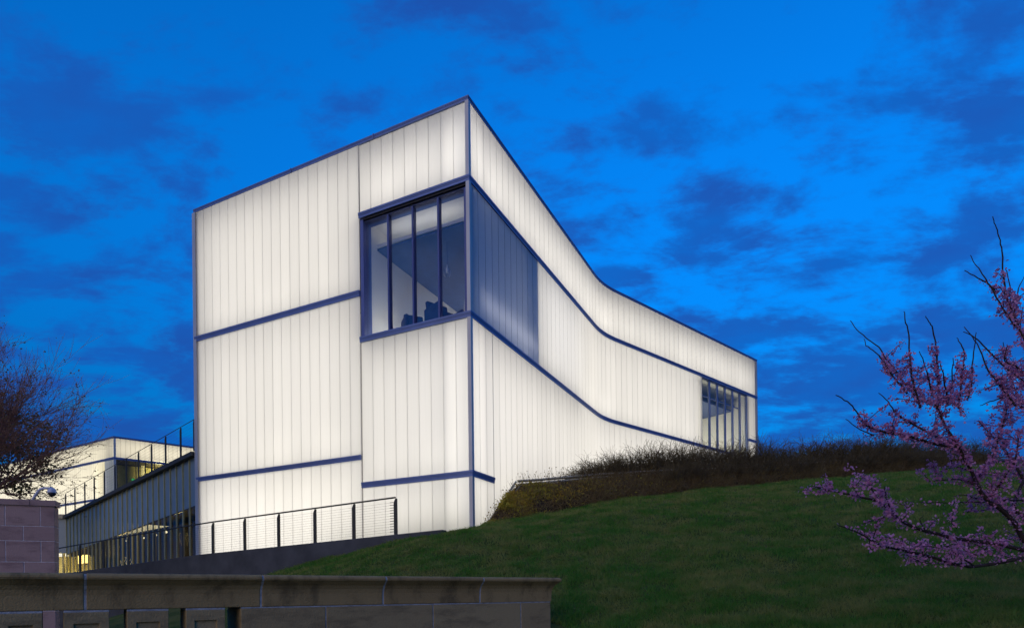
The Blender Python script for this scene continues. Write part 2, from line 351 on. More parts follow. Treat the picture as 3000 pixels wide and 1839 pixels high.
_pc = {}
def panel(p0, p1, z0, z1, mats, parent=bld, dep=0.022):
    d = p1-p0; w = d.length; h = z1-z0; key = (round(w, 3), round(h, 3), mats[0].name)
    me = _pc.get(key)
    if me is None:
        j = 0.010; g = 0.0015
        v = []; f = []; mi = []
        xs = [g, j, w-j, w-g]
        for x in xs: v += [(x, 0, 0), (x, 0, h)]
        for i in range(3): f.append((i*2, i*2+2, i*2+3, i*2+1)); mi.append(0 if i == 1 else 1)
        n = len(v); v += [(g, dep, 0), (g, dep, h), (w-g, dep, 0), (w-g, dep, h)]
        f += [(n, 0, 1, n+1), (6, n+2, n+3, 7)]; mi += [1, 1]
        me = bpy.data.meshes.new('glass_panel'); me.from_pydata(v, [], f)
        for mm in mats: me.materials.append(mm)
        me.polygons.foreach_set('material_index', mi); _pc[key] = me
    o = bpy.data.objects.new('glass_panel', me); link(o, parent)
    o.location = Vector((p0.x, p0.y, z0))-off(parent); o.rotation_euler = (0, 0, math.atan2(d.y, d.x)); return o
CH = (M['channel'], M['joint']); CD = (M['channel_dim'], M['joint_dim'])
def run(fn, s0, s1, n, z0, z1, mats, parent=bld, rev=False):
    for i in range(n):
        a, b = s0+(s1-s0)*i/n, s0+(s1-s0)*(i+1)/n
        p, q = fn(a), fn(b)
        if rev: p, q = q, p
        panel(p, q, z0, z1, mats, parent)
SB = 3.93; CW = 0.09
LP_ = lambda s: Lp(s)-nL*0.03          # right bay sits 3 cm back
LPL = lambda s: Lp(s)
# left face, wide section: three tiers
for z0, z1 in ((ZB, 4.27), (4.42, 9.34), (9.52, 14.02)): run(LPL, SB+.01, LL-.10, 18, z0, z1, CH, rev=True)
# left face, bay beside the corner
for z0, z1 in ((ZB, 3.39), (3.56, 7.90), (11.90, 14.02)): run(LP_, CW, SB-.01, 9, z0, z1, CH, rev=True)
# right face
PIER = 1.32; DB = 4.80
W0, W1 = SW2+8.33, SW2+13.30
run(Rp, CW, PIER, 3, ZB, 3.39, CH); run(Rp, CW, PIER, 3, 3.56, 7.90, CH)
npan = round((RT-.12-PIER)/.41)
RIN = lambda s: Rp(s)
run(RIN, PIER+.03, RT-.10, npan, 1.6, 7.90, CH)
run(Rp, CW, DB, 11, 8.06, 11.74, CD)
run(Rp, DB, W0, round((W0-DB)/.41), 8.06, 11.74, CH)
run(Rp, W1+.08, RT-.10, 3, 9.20, 11.74, CH); run(Rp, W1+.08, RT-.10, 3, 8.06, 9.05, CH)
run(Rp, CW, RT-.10, round((RT-.19)/.41), 11.90, 14.02, CH)

def band_prof(z0, z1, o=0.045):
    h = z1-z0
    return [(-.05, z0), (o*.72, z0), (o*.72, z0+h*.42), (o*.95, z0+h*.46), (o*.95, z0+h*.62), (o*1.2, z0+h*.68), (o*1.2, z1), (-.05, z1)]
def band(path, z0, z1, o=0.045, name='band', m='band'):
    ob = sweep(path, band_prof(z0, z1, o)).build(name, M[m], bld); return fix_normals(ob)
band([Lp(SB), A]+rsub(0, RT)[1:], 11.74, 11.90, name='head_band')
band([Lp(SB), A]+rsub(0, RT-1.2)[1:], 7.90, 8.06, name='sill_band')
band([Lp(SB), A, Rp(PIER)], 3.39, 3.56)
band([Lp(LL), Lp(SB+.005)], 9.34, 9.52); band([Lp(LL), Lp(SB+.005)], 4.27, 4.42)
band([Rp(W1+.08), Rp(RT)], 9.05, 9.20, .03)
Cb = CC-nR2*11; Eb = E+dR*30
cop = [E]+[A]+rsub(0, RT)[1:]+[Cb, Eb, E+dR*.3]
band(cop, 14.02, ZT-.01, .032, 'roof_coping')
# coping drip joints (one raised seam every few metres, as the photo shows)
for s in (3.3, 6.7):
    mb = MB(); p = Lp(s); mb.box(p+nL*.02+UP*14.01, dL*.025, nL*.035, UP*.145); mb.build('coping_seam', M['band'], bld)
# vertical metal posts
def vpost(p, d0, d1, w, z0, z1, proud=.03):
    n0, n1 = rgt(d0), rgt(d1)
    mb = MB(); a, b = p-d0*w, p+d1*w
    k = (n0+n1).normalized()*proud*1.414
    out = [a-n0*.05, a+n0*proud, p+k, b+n1*proud, b-n1*.05, p-(n0+n1)*.05]
    v = [q+UP*z0 for q in out]+[q+UP*z1 for q in out]; n = len(out)
    f = [tuple(range(n)), tuple(reversed(range(n, 2*n)))]+[(i, i+n, (i+1) % n+n, (i+1) % n) for i in range(n)]
    mb.add(v, f); return fix_normals(mb.build('corner_post', M['post'], bld))
for z0, z1 in ((ZB, 3.39), (3.56, 7.90), (8.06, 11.74), (11.90, 14.02)): vpost(A, -dL, dR, CW-.005, z0, z1)
mbp = MB(); mbp.box(Lp(LL-.10)-nL*.05+UP*ZB, dL*.16, nL*.09, UP*(ZT-.135-ZB)); mbp.build('edge_post', M['post'], bld)
mbp = MB(); mbp.box(Rp(RT-.10)-nR2*.05+UP*1.6, dR2*.13, nR2*.08, UP*(ZT-.135-1.6)); mbp.build('edge_post', M['post'], bld)
mbp = MB(); mbp.box(Lp(SB-.008)-nL*.04+UP*ZB, dL*.016, nL*.042, UP*(7.88-ZB)); mbp.build('joint_trim', M['joint'], bld)
# roof, rear walls, slabs
foot = [E-nL*.06, A-nL*.06-nR*.06]+[p-nR2*.08 for p in fil]+[CC-nR2*.08-dR2*.1, Cb, Eb]
obj('roof', [p+UP*14.09 for p in foot]+[p+UP*14.04 for p in foot], [tuple(range(len(foot))), tuple(reversed(range(len(foot), 2*len(foot))))], M['roof'], bld)
for (p, q) in ((CC-dR2*.03, Cb), (Cb, Eb), (Eb, E+dR*.06)):
    mb = MB(); dd = (q-p).normalized(); mb.box(p+UP*ZB-rgt(dd)*.2, q-p, rgt(dd)*.19, UP*(13.9-ZB)); mb.build('rear_wall', M['plaster'], bld)

# ---- lamps in the facade cavity
LC = (1.0, 0.955, 0.88)
def tier_light(p, q, z0, z1, rad, inset=0.9, col=LC):
    d = (q-p).normalized(); inw = -rgt(d); c = (p+q)/2+inw*inset+UP*((z0+z1)/2)
    ld = bpy.data.lights.new('facade_lamp', 'AREA'); ld.shape = 'RECTANGLE'; ld.size = (q-p).length; ld.size_y = z1-z0
    ld.energy = rad*math.pi*ld.size*ld.size_y; ld.color = col
    o = bpy.data.objects.new('facade_lamp', ld); C.objects.link(o); o.parent = bld
    m = Matrix((d, inw.cross(d), inw)).transposed().to_4x4(); m.translation = c-off(bld); o.matrix_local = m
    return o
G0 = 1.27
def tier(p, q, z0, z1, k=1.0, strip=0.5):
    tier_light(p, q, z0+.15, z1-.15, 0.92*G0*k)
    if strip:      # a row of separate tube fittings near the foot of each storey
        L = (q-p).length; nf = max(1, round(L/2.3)); dd = (q-p)/nf
        for i in range(nf): tier_light(p+dd*(i+.12), p+dd*(i+.88), z0+.35, z0+.55, strip*G0*3.0*random.uniform(.7, 1.3), 0.80)
for z0, z1, k in ((1.0, 4.27, 1.28), (4.42, 9.34, 0.98), (9.52, 13.96, 0.96)): tier(Lp(LL-.3), Lp(SB+.1), z0, z1, k)
for z0, z1, k in ((1.3, 3.39, 1.35), (3.56, 7.90, 1.0), (11.90, 13.8, 1.10)): tier(Lp(SB-.1), Lp(.3), z0, z1, k)
for z0, z1, k in ((1.6, 7.90, 1.02), (11.90, 13.8, 1.10)):
    tier(Rp(.3), Rp(rcum[1]+.1), z0, z1, k); tier(Rp(rcum[1]-.1), Rp(rcum[-2]+.1), z0, z1, k); tier(Rp(rcum[-2]-.1), Rp(RT-.4), z0, z1, k)
tier(Rp(W1+.15), Rp(RT-.1), 8.06, 11.74, 1.0); tier(Rp(DB+.15), Rp(rcum[1]+.1), 8.06, 11.74, .97); tier(Rp(rcum[1]-.1), Rp(rcum[-2]+.1), 8.06, 11.74, .97); tier(Rp(rcum[-2]-.1), Rp(W0-.1), 8.06, 11.74, .97)

# ---- corner room behind the large window
uI, vI = dL, dR
def room_pt(u, v, z): return A+uI*u+vI*v+UP*z
def slab(name, u0, u1, v0, v1, z0, z1, m, parent=bld):
    mb = MB(); mb.box(room_pt(u0, v0, z0), uI*(u1-u0), vI*(v1-v0), UP*(z1-z0)); return mb.build(name, M[m], parent)
slab('room_floor', .2, 3.9, .2, 9, 7.85, 8.0, 'floor'); slab('room_ceiling', .14, 3.9, .14, 9, 11.80, 11.88, 'plaster')
slab('dropped_ceiling', .55, 3.82, .75, DB-.1, 11.08, 11.14, 'ceiling'); slab('ceiling_rim', .52, 3.82, .70, DB-.1, 11.145, 11.24, 'plaster'); slab('dropped_ceiling', 1.32, 3.82, DB-.095, 8.9, 11.08, 11.14, 'ceiling')
slab('room_wall', 3.82, 3.92, .30, 9, 8.0, 11.8, 'plaster'); slab('room_wall', 1.2, 3.9, 8.9, 9.0, 8.0, 11.8, 'plaster')
slab('room_wall', 1.2, 1.3, DB+.02, 8.9, 8.0, 11.8, 'plaster'); slab('room_wall', .12, 1.19, DB-.03, DB+.07, 8.0, 11.8, 'plaster')
def lamp(name, kind, loc, energy, col, parent, size=0.3, rot=None):
    ld = bpy.data.lights.new(name, kind); ld.energy = energy; ld.color = col
    if kind == 'AREA': ld.shape = 'DISK'; ld.size = size
    else: ld.shadow_soft_size = size
    o = bpy.data.objects.new(name, ld); C.objects.link(o); o.parent = parent; o.location = Vector(loc)-off(parent)
    if rot: o.rotation_euler = rot
    return o
cl = bpy.data.lights.new('cove_lamp', 'AREA'); cl.shape = 'RECTANGLE'; cl.size = 2.8; cl.size_y = .2; cl.energy = 6; cl.color = (1, .95, .85)
co = bpy.data.objects.new('cove_lamp', cl); C.objects.link(co); co.parent = bld; co.location = room_pt(2.1, 1.0, 11.26)-off(bld); co.rotation_euler = (R(180), 0, math.atan2(dL.y, dL.x))
lamp('added_wall_fill', 'POINT', room_pt(2.7, 1.0, 8.35), 48, (1, .95, .76), bld, .15)  # added lamp, hidden below the sill, to brighten the left wall
lamp('room_lamp', 'POINT', room_pt(2.4, 5.6, 8.5), 80, (1, .95, .82), bld, .2)
tier_light(Rp(.7), Rp(DB-.1), 8.55, 8.80, 2.2, .45, (1, .93, .80))
# window frame, mullions, panes, recessed 22 cm
WR = .16
def wslab(name, s0, s1, o0, o1, z0, z1, m, parent=bld):
    mb = MB(); mb.box(Lp(s0)-nL*o0+UP*z0, dL*(s1-s0), -nL*(o1-o0), UP*(z1-z0)); return mb.build(name, M[m], parent)
wfr = wslab('window_frame', SB-.13, SB-.01, .035, .42, 8.06, 11.74, 'reveal'); wslab('gasket', CW+.01, SB-.135, .02, .09, 11.68, 11.735, 'gasket', wfr)
wslab('jamb', CW, CW+.10, .04, .30, 8.06, 11.63, 'mullion', wfr)
wslab('head', CW+.11, SB-.135, .092, .40, 11.64, 11.735, 'reveal', wfr)
nW = 4; ws0, ws1 = CW+.10, SB-.13; pw = (ws1-ws0)/nW
for i in range(1, nW): wslab('mullion', ws0+pw*i-.028, ws0+pw*i+.028, .08, .24, 8.065, 11.635, 'mullion', wfr)
for i in range(nW): wslab('window_pane', ws0+pw*i+(.03 if i else 0), ws0+pw*(i+1)-(.03 if i < nW-1 else 0), WR, WR+.02, 8.07, 11.635, 'glass', wfr)

# ---- second window, far end of the right face
def w2slab(name, s0, s1, o0, o1, z0, z1, m, parent=bld):
    mb = MB(); mb.box(Rp(s0)-nR2*o0+UP*z0, Rp(s1)-Rp(s0), -nR2*(o1-o0), UP*(z1-z0)); return mb.build(name, M[m], parent)
np2 = 6; p2 = (W1-W0)/np2; wf2 = w2slab('window_frame', W0, W1, .03, .13, 11.69, 11.737, 'band')
for i in range(np2+1): w2slab('mullion', W0+p2*i-(.05 if i else -.0), W0+p2*i+.05, .03, .13, 8.065, 11.685, 'band', wf2)
for i in range(np2):
    w2slab('window_pane', W0+p2*i+.052, W0+p2*(i+1)-.052, .08, .10, 8.065, 11.685, 'glass_clear', wf2)
    w2slab('transom', W0+p2*i+.052, W0+p2*(i+1)-.052, .55, .60, 11.05, 11.12, 'reveal', wf2)
w2slab('room_floor', W0-.6, W1+.3, .25, 4.5, 7.85, 8.0, 'floor'); w2slab('room_ceiling', W0-.6, W1+.3, .25, 4.5, 11.78, 11.87, 'plaster')
w2slab('dropped_ceiling', W0-.3, W1, 1.0, 4.4, 11.0, 11.08, 'ceiling')
w2slab('room_wall', W0-.6, W1+.3, 4.4, 4.5, 8.0, 11.78, 'plaster'); w2slab('room_wall', W1+.10, W1+.2, .25, 4.4, 8.0, 11.78, 'plaster'); w2slab('room_wall', W0-.3, W0-.2, .25, 4.4, 8.0, 11.78, 'plaster')
pm = (Rp(W0)+Rp(W1))/2-nR2*2.2
lamp('room_lamp', 'POINT', pm+UP*8.6, 190, (1, .93, .70), bld, .3)

# ------------------------------------------------------------------ glazed hall linking to the wing behind
P1 = E+V2(-.05, .1); P2 = V2(-23.3, 33.0)
hall = thing('glazed_hall', 'long low glazed hall with blue frosted upper panes and olive metal fins', 'building', (P1.x, P1.y, -.5))
hd = (P2-P1).normalized(); hn = V2(-hd.y, hd.x); hn = hn if hn.dot(-P1) > 0 else -hn; HL = (P2-P1).length
def hz(t): return 5.22-0.94*t
def hm(t): return 3.45-0.99*t
nh = 27; pwid = HL/nh
for i in range(nh+1):
    t = i/nh; p = P1+hd*(HL*t); mb = MB(); mb.box(p-hd*.025+UP*-.6, hd*.05, hn*.05, UP*(hz(t)-.02+.6)); mb.build('mullion_fin', M['fin'], hall)
for i in range(nh):
    t0, t1 = i/nh, (i+1)/nh; p, q = P1+hd*(HL*t0+.035), P1+hd*(HL*t1-.035)
    def quad(z00, z01, z10, z11, m, nm, o=0.0):
        a, b = p+hn*o, q+hn*o; c, e = a-hn*.02, b-hn*.02
        v = [a+UP*z00, b+UP*z01, b+UP*z11, a+UP*z10, c+UP*z00, e+UP*z01, e+UP*z11, c+UP*z10]
        return fix_normals(obj(nm, v, [(0, 1, 2, 3), (7, 6, 5, 4), (0, 4, 5, 1), (3, 2, 6, 7), (0, 3, 7, 4), (1, 5, 6, 2)], M[m], hall))
    quad(hm(t0), hm(t1), hz(t0)-.01, hz(t1)-.01, 'frosted', 'upper_pane')
    quad(-.6, -.6, hm(t0)-.05, hm(t1)-.05, 'dark_glass', 'lower_pane')
    quad(hm(t0)-.048, hm(t1)-.048, hm(t0)-.002, hm(t1)-.002, 'fascia', 'transom', .01)
def tilted(name, pa, pb, za, zb, h, w, m, parent, outv, o0=0.0):
    a, b = pa+outv*o0, pb+outv*o0
    v = [a+UP*za, b+UP*zb, b+outv*w+UP*zb, a+outv*w+UP*za]; v += [x+UP*h for x in v]
    return fix_normals(obj(name, v, [(0, 1, 2, 3), (4, 7, 6, 5), (0, 4, 5, 1), (1, 5, 6, 2), (2, 6, 7, 3), (3, 7, 4, 0)], M[m], parent))
tilted('roof_fascia', P1, P2, hz(0), hz(1), .15, .30, 'fascia', hall, hn, -.10)
tilted('roof', P1, P2, hz(0)+.02, hz(1)+.02, .16, 9.0, 'roof', hall, -hn, .105)
mb = MB(); mb.box(P1-hn*4.0-hd*1+UP*-.6, hd*(HL+16), -hn*.2, UP*4.6); mb.build('back_wall', M['hall'], hall)
mb = MB(); mb.box(P1-hn*.05+UP*-.8, hd*(HL+6), -hn*5, UP*.2); mb.build('floor', M['floor'], hall)
# far end return: blue panel, pale lintel, lit entrance below
q0 = P2+hd*.0; rd = (hn*.25-V2(1, 0)*.95).normalized(); rn = V2(-rd.y, rd.x); rn = rn if rn.y < 0 else -rn
mb = MB(); mb.box(q0-rn*.3+UP*2.5, rd*4.0, rn*.3, UP*1.78); mb.build('end_panel', M['frosted'], hall)
mb = MB(); mb.box(q0-rn*.3+UP*4.3, rd*4.2, rn*.45, UP*.22); mb.build('lintel', M['timber'], hall)
mb = MB(); mb.box(q0-rn*3.0+UP*-.6, rd*4.0, rn*.2, UP*3.1); mb.build('lobby_wall', M['fin'], hall)
for i in range(5):
    mb = MB(); mb.box(q0+rd*(.15+.62*i)-rn*.1+UP*-.6, rd*.07, rn*.16, UP*3.1); mb.build('mullion_fin', M['fin'], hall)
lamp('lobby_lamp', 'POINT', q0+rd*1.2-rn*1.2+UP*1.6, 120, (1, .75, .28), hall, .3)
lamp('hall_lamp', 'POINT', P1+hd*(HL*.78)-hn*1.6+UP*1.9, 90, (1, .75, .35), hall, .3)
lamp('hall_lamp', 'POINT', P1+hd*(HL*.3)-hn*1.4+UP*2.6, 50, (1, .80, .42), hall, .3)
# small bulbs glinting inside the hall
for (bx_, by_) in ((398, 1279), (358, 1273), (327, 1288), (395, 1305), (266, 1320), (418, 1362)):
    pass
def on_line(x, p, d):       # parameter where the sight line of picture column x meets a plan line
    a = ray(x, 1300)[0]; return (a*p.y-p.x)/(d.x-a*d.y)
for bxp, byp, rr in ((375, 1286, .05), (400, 1279, .05), (346, 1293, .035), (417, 1352, .06), (304, 1300, .03), (431, 1375, .04)):
    s = on_line(bxp, P1-hn*1.0, hd); q = P1-hn*1.0+hd*s; z = ray(bxp, byp)[1]*q.y
    mb = MB(); mb.tube([q+UP*(z-rr), q+UP*(z-rr*.5), q+UP*(z+rr*.5), q+UP*(z+rr)], [rr*.4, rr, rr, rr*.4], 8); mb.build('bulb', M['spot'], hall, True)
# lanterns
def lantern(xp, yp, label):
    s = on_line(xp, P1-hn*.8, hd); q = P1-hn*.8+hd*s; z = ray(xp, yp)[1]*q.y
    t = thing('wall_lantern', label, 'lantern', (q.x, q.y, z-.3))
    mb = MB(); mb.tube([q+UP*(z-.22), q+UP*(z+.22)], [.13, .16], 8); mb.build('glowing_shade', M['lantern'], t)
    mb = MB(); mb.tube([q+UP*(z+.22), q+UP*(z+.30), q+UP*(z+.36)], [.19, .14, .03], 8); mb.build('cap', M['steel'], t)
    mb = MB(); mb.tube([q+UP*(z-.30), q+UP*(z-.22)], [.06, .15], 8); mb.build('base', M['steel'], t)
    mb = MB(); mb.tube([q+UP*(z+.34), q+UP*(z+.55), q-hn*.6+UP*(z+.6)], .02, 6); mb.build('bracket', M['steel'], t)
lantern(193, 1346, 'left of two glowing yellow lanterns low inside the glazed hall')
lantern(206, 1344, 'right of two glowing yellow lanterns low inside the glazed hall')

# railing on the sloping hall roof
def railing(name, label, pts_fn, s_list, base, h, cables, m='steel', pw_=.05, ext=(0, 0), group=None, bracket=True):
    p0 = pts_fn(s_list[0]); t = thing(name, label, 'railing', (p0.x, p0.y, base(s_list[0])), group)
    d = (pts_fn(s_list[-1])-pts_fn(s_list[0])).normalized(); n = rgt(d)
    for s in s_list:
        p = pts_fn(s); b = base(s)
        mb = MB(); w = pw_; th = .02
        # flat bar post with a chamfered top that carries the rail on a thin bracket
        prof = [(-w, 0), (w, 0), (w, h-.03), (w*.1, h-.03), (-w, h-.14)]
        v = [p+d*x-n*th+UP*(b+z) for x, z in prof]+[p+d*x+n*th+UP*(b+z) for x, z in prof]; k = len(prof)
        mb.add(v, [tuple(reversed(range(k))), tuple(range(k, 2*k))]+[(i, (i+1) % k, (i+1) % k+k, i+k) for i in range(k)])
        fix_normals(mb.build('post', M[m], t))
    sa, sb = s_list[0]-ext[0], s_list[-1]+ext[1]; seg = [sa]+list(s_list)+[sb]
    mb = MB(); mb.tube([pts_fn(s)+UP*(base(s)+h) for s in seg], .024 if m == 'steel' else .013, 6); mb.build('handrail', M[m], t)
    for i in range(cables):
        z = .09+(h-.22)*i/(cables-1)
        mb = MB(); mb.tube([pts_fn(s)+UP*(base(s)+z) for s in seg[:-1]], .0022, 4); mb.build('cable', M[m], t)
    return t
railing('cable_railing', 'cable railing climbing along the sloping roof edge of the glazed hall', lambda s: P1+hd*s+hn*.05,
        [HL*k for k in (1.0, .90, .80, .71, .62, .53, .44, .35, .26, .17, .08, .005)], lambda s: hz(s/HL)+.2, 1.15, 9, 'fascia', .045)

# ------------------------------------------------------------------ wing behind
DQ = 60.0; qr = ray(276, 1150)[0]; Qc = V2(qr*DQ, DQ)
wR = V2(math.sin(R(49.6)), math.cos(R(49.6))); wL = V2(-math.sin(R(59.8)), math.cos(R(59.8)))
KZ = DQ/F
def wz(y): return (1444-y)*KZ
wing = thing('museum_wing', 'distant glowing cream channel glass wing with dark green window behind the bare tree', 'building', (Qc.x, Qc.y, 0))
CF = (M['channel_far'], M['joint_far'])
wtop, whead, wsill = wz(1050), wz(1100), wz(1187)
nr = 34; 
for i in range(nr):
    p, q = Qc+wR*(.1+.41*i), Qc+wR*(.1+.41*(i+1)); panel(p, q, whead, wtop-.15, CF, wing)
    if i >= 16: panel(p, q, wsill, whead-.2, CF, wing)
    panel(p, q, 6.0, wsill-.2, CF, wing)
for i in range(62):
    p, q = Qc+wL*(.1+.41*(i+1)), Qc+wL*(.1+.41*i)
    panel(p, q, whead, wtop-.15, CF, wing); panel(p, q, 9.95, whead-.2, (M['channel_dim'], M['joint_dim']) if i < 4 else CF, wing); panel(p, q, 0.0, 9.75, CF, wing)
wn1, wn2 = rgt(-wL), rgt(wR)
def wband(path, z0, z1, nm='band', o=.10):
    return fix_normals(sweep(path, band_prof(z0, z1, o)).build(nm, M['band'], wing))
wE = Qc+wL*26; wF = Qc+wR*14.2
wband([wE, Qc, wF], wtop-.15, wtop, 'roof_coping'); wband([wE, Qc, wF], whead-.2, whead, 'head_band')
wband([wE, Qc], 9.75, 9.95); wband([Qc+wR*.02, wF], wsill-.2, wsill, 'sill_band', .06)
mb = MB(); mb.box(Qc-wR*.06+wn2*.03+UP*0, wR*.18, -wn2*.1, UP*(wtop-.16)); mb.build('corner_post', M['post'], wing)
for i in range(9): 
    mb = MB(); mb.box(Qc+wR*(.15+.80*i)-wn2*.15+UP*wsill, wR*.07, wn2*.16, UP*(whead-.2-wsill)); mb.build('mullion', M['fascia'], wing)
for i in range(8):
    mb = MB(); mb.box(Qc+wR*(.225+.80*i)-wn2*.08+UP*wsill, wR*.72, -wn2*.02, UP*(whead-.2-wsill)); mb.build('window_pane', M['dark_glass'], wing)
mb = MB(); mb.box(Qc+wR*.2-wn2*3.2+UP*wsill, wR*7, -wn2*.1, UP*(whead-wsill)); mb.build('room_wall', M['fin'], wing)
mb = MB(); mb.box(Qc+wR*.2-wn2*.3+UP*(whead-.1), wR*7, -wn2*3, UP*.1); mb.build('room_ceiling', M['hall'], wing)
mb = MB(); mb.box(Qc+wR*.2-wn2*.3+UP*(wsill-.1), wR*7, -wn2*3, UP*.1); mb.build('room_floor', M['hall'], wing)
for k in (2.6, 4.9):
    mb = MB(); mb.box(Qc+wR*k-wn2*2.2+UP*wsill, wR*.3, -wn2*.3, UP*(whead-wsill-.1)); mb.build('column', M['plaster'], wing)
mb = MB(); mb.box(Qc+wR*1.9-wn2*3.1+UP*(wsill+1.9), wR*.25, wn2*.05, UP*.18); mb.build('exit_light', M['exit'], wing)
lamp('room_lamp', 'POINT', Qc+wR*4-wn2*1.6+UP*(wsill+2.6), 260, (1, .9, .5), wing, .3)
rf = [Qc, wF, wF-wn2*20, wE-wn1*20, wE]; obj('roof', [p+UP*(wtop-.17) for p in rf], [tuple(range(5))], M['roof'], wing)
WC = (1.0, 0.93, 0.74)
def wtier(p, q, z0, z1, k):
    o = tier_light(p, q, z0, z1, k, 1.0, WC); o.parent = wing; o.location = o.location+off(bld)-off(wing); o.name = 'facade_lamp'
wtier(wE, Qc+wL*.9, whead, wtop-.3, 1.55); wtier(Qc+wR*.3, wF, whead, wtop-.3, 1.75); wtier(wE, Qc+wL*2.0, 0.3, whead-.3, 1.45); wtier(Qc+wR*.9, wF, 6, wsill-.2, 1.6)

# ------------------------------------------------------------------ ramp wall, ramp and its railing
RO = 1.6
def ramp_line(s): return A+dL*s+nL*RO
def rz(s):
    return np.interp(s, [0, 9.31, 16.45, 24], [1.74, 1.46, 1.06, 0.6])
rw = []
ss = [0.0, 1.4, 3, 5, 7, 9.31, 12, 16.45, 20, 24]
mb = MB()
for s in ss:
    p = ramp_line(s); 
    for o_, z in ((0, -1.9), (0, float(rz(s))), (-.22, float(rz(s))), (-.22, -1.9)): mb.v.append(tuple(p+nL*o_+UP*z))
for i in range(len(ss)-1):
    for k in range(4): mb.f.append((i*4+k, i*4+(k+1) % 4, (i+1)*4+(k+1) % 4, (i+1)*4+k))
n_ = (len(ss)-1)*4; mb.f += [(0, 1, 2, 3), (n_+3, n_+2, n_+1, n_)]
rwall = bevel(fix_normals(mb.build('ramp_wall', M['concrete'])), .015)
tag(rwall, 'dark grey concrete ramp wall rising along the foot of the glowing facade', 'wall')
mb = MB()
for s in ss:
    for o_ in (-.225, -RO+.02): mb.v.append(tuple(ramp_line(s)+nL*o_+UP*(float(rz(s))-.10)))
for i in range(len(ss)-1): mb.f.append((i*2, i*2+1, i*2+3, i*2+2))
tag(mb.build('ramp', M['paving']), kind='structure')
railing('cable_railing', 'dark cable railing with flat posts on top of the concrete ramp wall', lambda s: ramp_line(s)-nL*.11,
        [1.56+1.45*i for i in range(14)][::-1], lambda s: float(rz(s)), 1.02, 12, 'steel', .05, (0, .35))
RAIL = [o for o in scene.objects if o.name.startswith('cable_railing')]
# turnbuckle sleeves where the cables meet the last post
rt = RAIL[-1]
for i in range(12):
    z = .09+(1.02-.22)*i/11; s = 1.56; p = ramp_line(s)-nL*.11+UP*(float(rz(s))+z)
    mb = MB(); mb.tube([p+dL*.07, p+dL*.19], .009, 5); mb.build('cable_sleeve', M['steel'], rt)

# ------------------------------------------------------------------ planted bank, edging, hedge
G = [(-.75, 18.25, 2.05), (.6, 18.55, 2.30), (3.2, 19.5, 2.89), (5.8, 20.7, 3.32), (8.6, 22, 3.75), (13, 24.4, 4.45), (17.8, 27, 5.1), (26.5, 32, 6.2)]
Tt = [(.22, 20.15, 3.52), (.9, 20.4, 3.60), (3.08, 21.3, 3.93), (6.0, 22.3, 4.25), (9.2, 23.6, 4.55), (14, 26.0, 5.3), (18.8, 28.5, 5.95), (27.5, 33.5, 6.9)]
def resample(P, n):
    P = np.array(P); t = np.linspace(0, len(P)-1, n); return np.stack([np.interp(t, np.arange(len(P)), P[:, k]) for k in range(3)], 1)
NB = 90; Gs, Ts = resample(G, NB), resample(Tt, NB)
rows = []
for k in range(9):
    t = k/8; W = Gs*(1-t)+Ts*t; W[:, 2] += 0.10*math.sin(t*math.pi)*np.minimum(1, np.arange(NB)/12)+(RNG.random(NB)-.5)*.07*(0 < k < 8); 
    if k == 0: W[:, 2] -= .25
    rows.append(W)
W = Ts.copy(); W[:, 0] -= 1.5; W[:, 1] += 3.2; W[:, 2] += .05; rows.append(W)
BV = np.concatenate(rows); bi = np.arange(NB*10).reshape(10, NB)
BQ = np.stack([bi[:-1, :-1], bi[:-1, 1:], bi[1:, 1:], bi[1:, :-1]], -1).reshape(-1, 4)
tag(np_obj('planting_bank', BV, BQ, M['soil'], smooth=True), kind='structure')
def bank(u, t):      # u along 0..1, t up 0..1
    i = u*(NB-1); a = np.array([np.interp(i, np.arange(NB), Gs[:, k]) for k in range(3)]).T; b = np.array([np.interp(i, np.arange(NB), Ts[:, k]) for k in range(3)]).T
    return a*(1-t)[:, None]+b*t[:, None]+np.c_[0*t, 0*t, 0.10*np.sin(t*math.pi)]
edg = thing('bank_edging', 'pale metal edging strips framing the planted bank beside the facade', 'edging', tuple(G[0]))
mb = MB(); mb.tube([Vector(G[0])+V2(-.03, 0)+UP*-.1, Vector(Tt[0])+V2(-.05, 0)+UP*.12], .045, 4); mb.build('end_board', M['timber'], edg)
mb = MB(); mb.tube([Vector(G[0])+V2(.10, -.03)+UP*-.1, Vector(Tt[0])+V2(.10, -.06)+UP*.03], .03, 4); mb.build('end_board', M['timber'], edg)
for dz, dy, r_ in ((.15, .04, .04), (.02, -.10, .035)):
    mb = MB(); mb.tube([Vector(p)+UP*dz+V2(0, dy) for p in Tt], r_, 4); mb.build('edge_rail', M['timber'], edg)

def soup_twigs(P0, P1_, r0, r1, sides=3):
    """arrays of straight twig segments -> triangle prisms"""
    n = len(P0); d = P1_-P0; L = np.linalg.norm(d, axis=1, keepdims=True)+1e-9; d = d/L
    ref = np.where(np.abs(d[:, 2:3]) < .9, np.array([[0, 0, 1.0]]), np.array([[1.0, 0, 0]])); a = np.cross(d, ref); a /= np.linalg.norm(a, axis=1, keepdims=True)+1e-9; b = np.cross(d, a)
    V = np.zeros((n, 2*sides, 3))
    for k in range(sides):
        t = 2*math.pi*k/sides; w = a*math.cos(t)+b*math.sin(t); V[:, k] = P0+w*r0[:, None]; V[:, sides+k] = P1_+w*r1[:, None]
    F_ = np.array([(k, (k+1) % sides, sides+(k+1) % sides, sides+k) for k in range(sides)])
    T = (F_[None]+(np.arange(n)*2*sides)[:, None, None]).reshape(-1, 4)
    return V.reshape(-1, 3), T
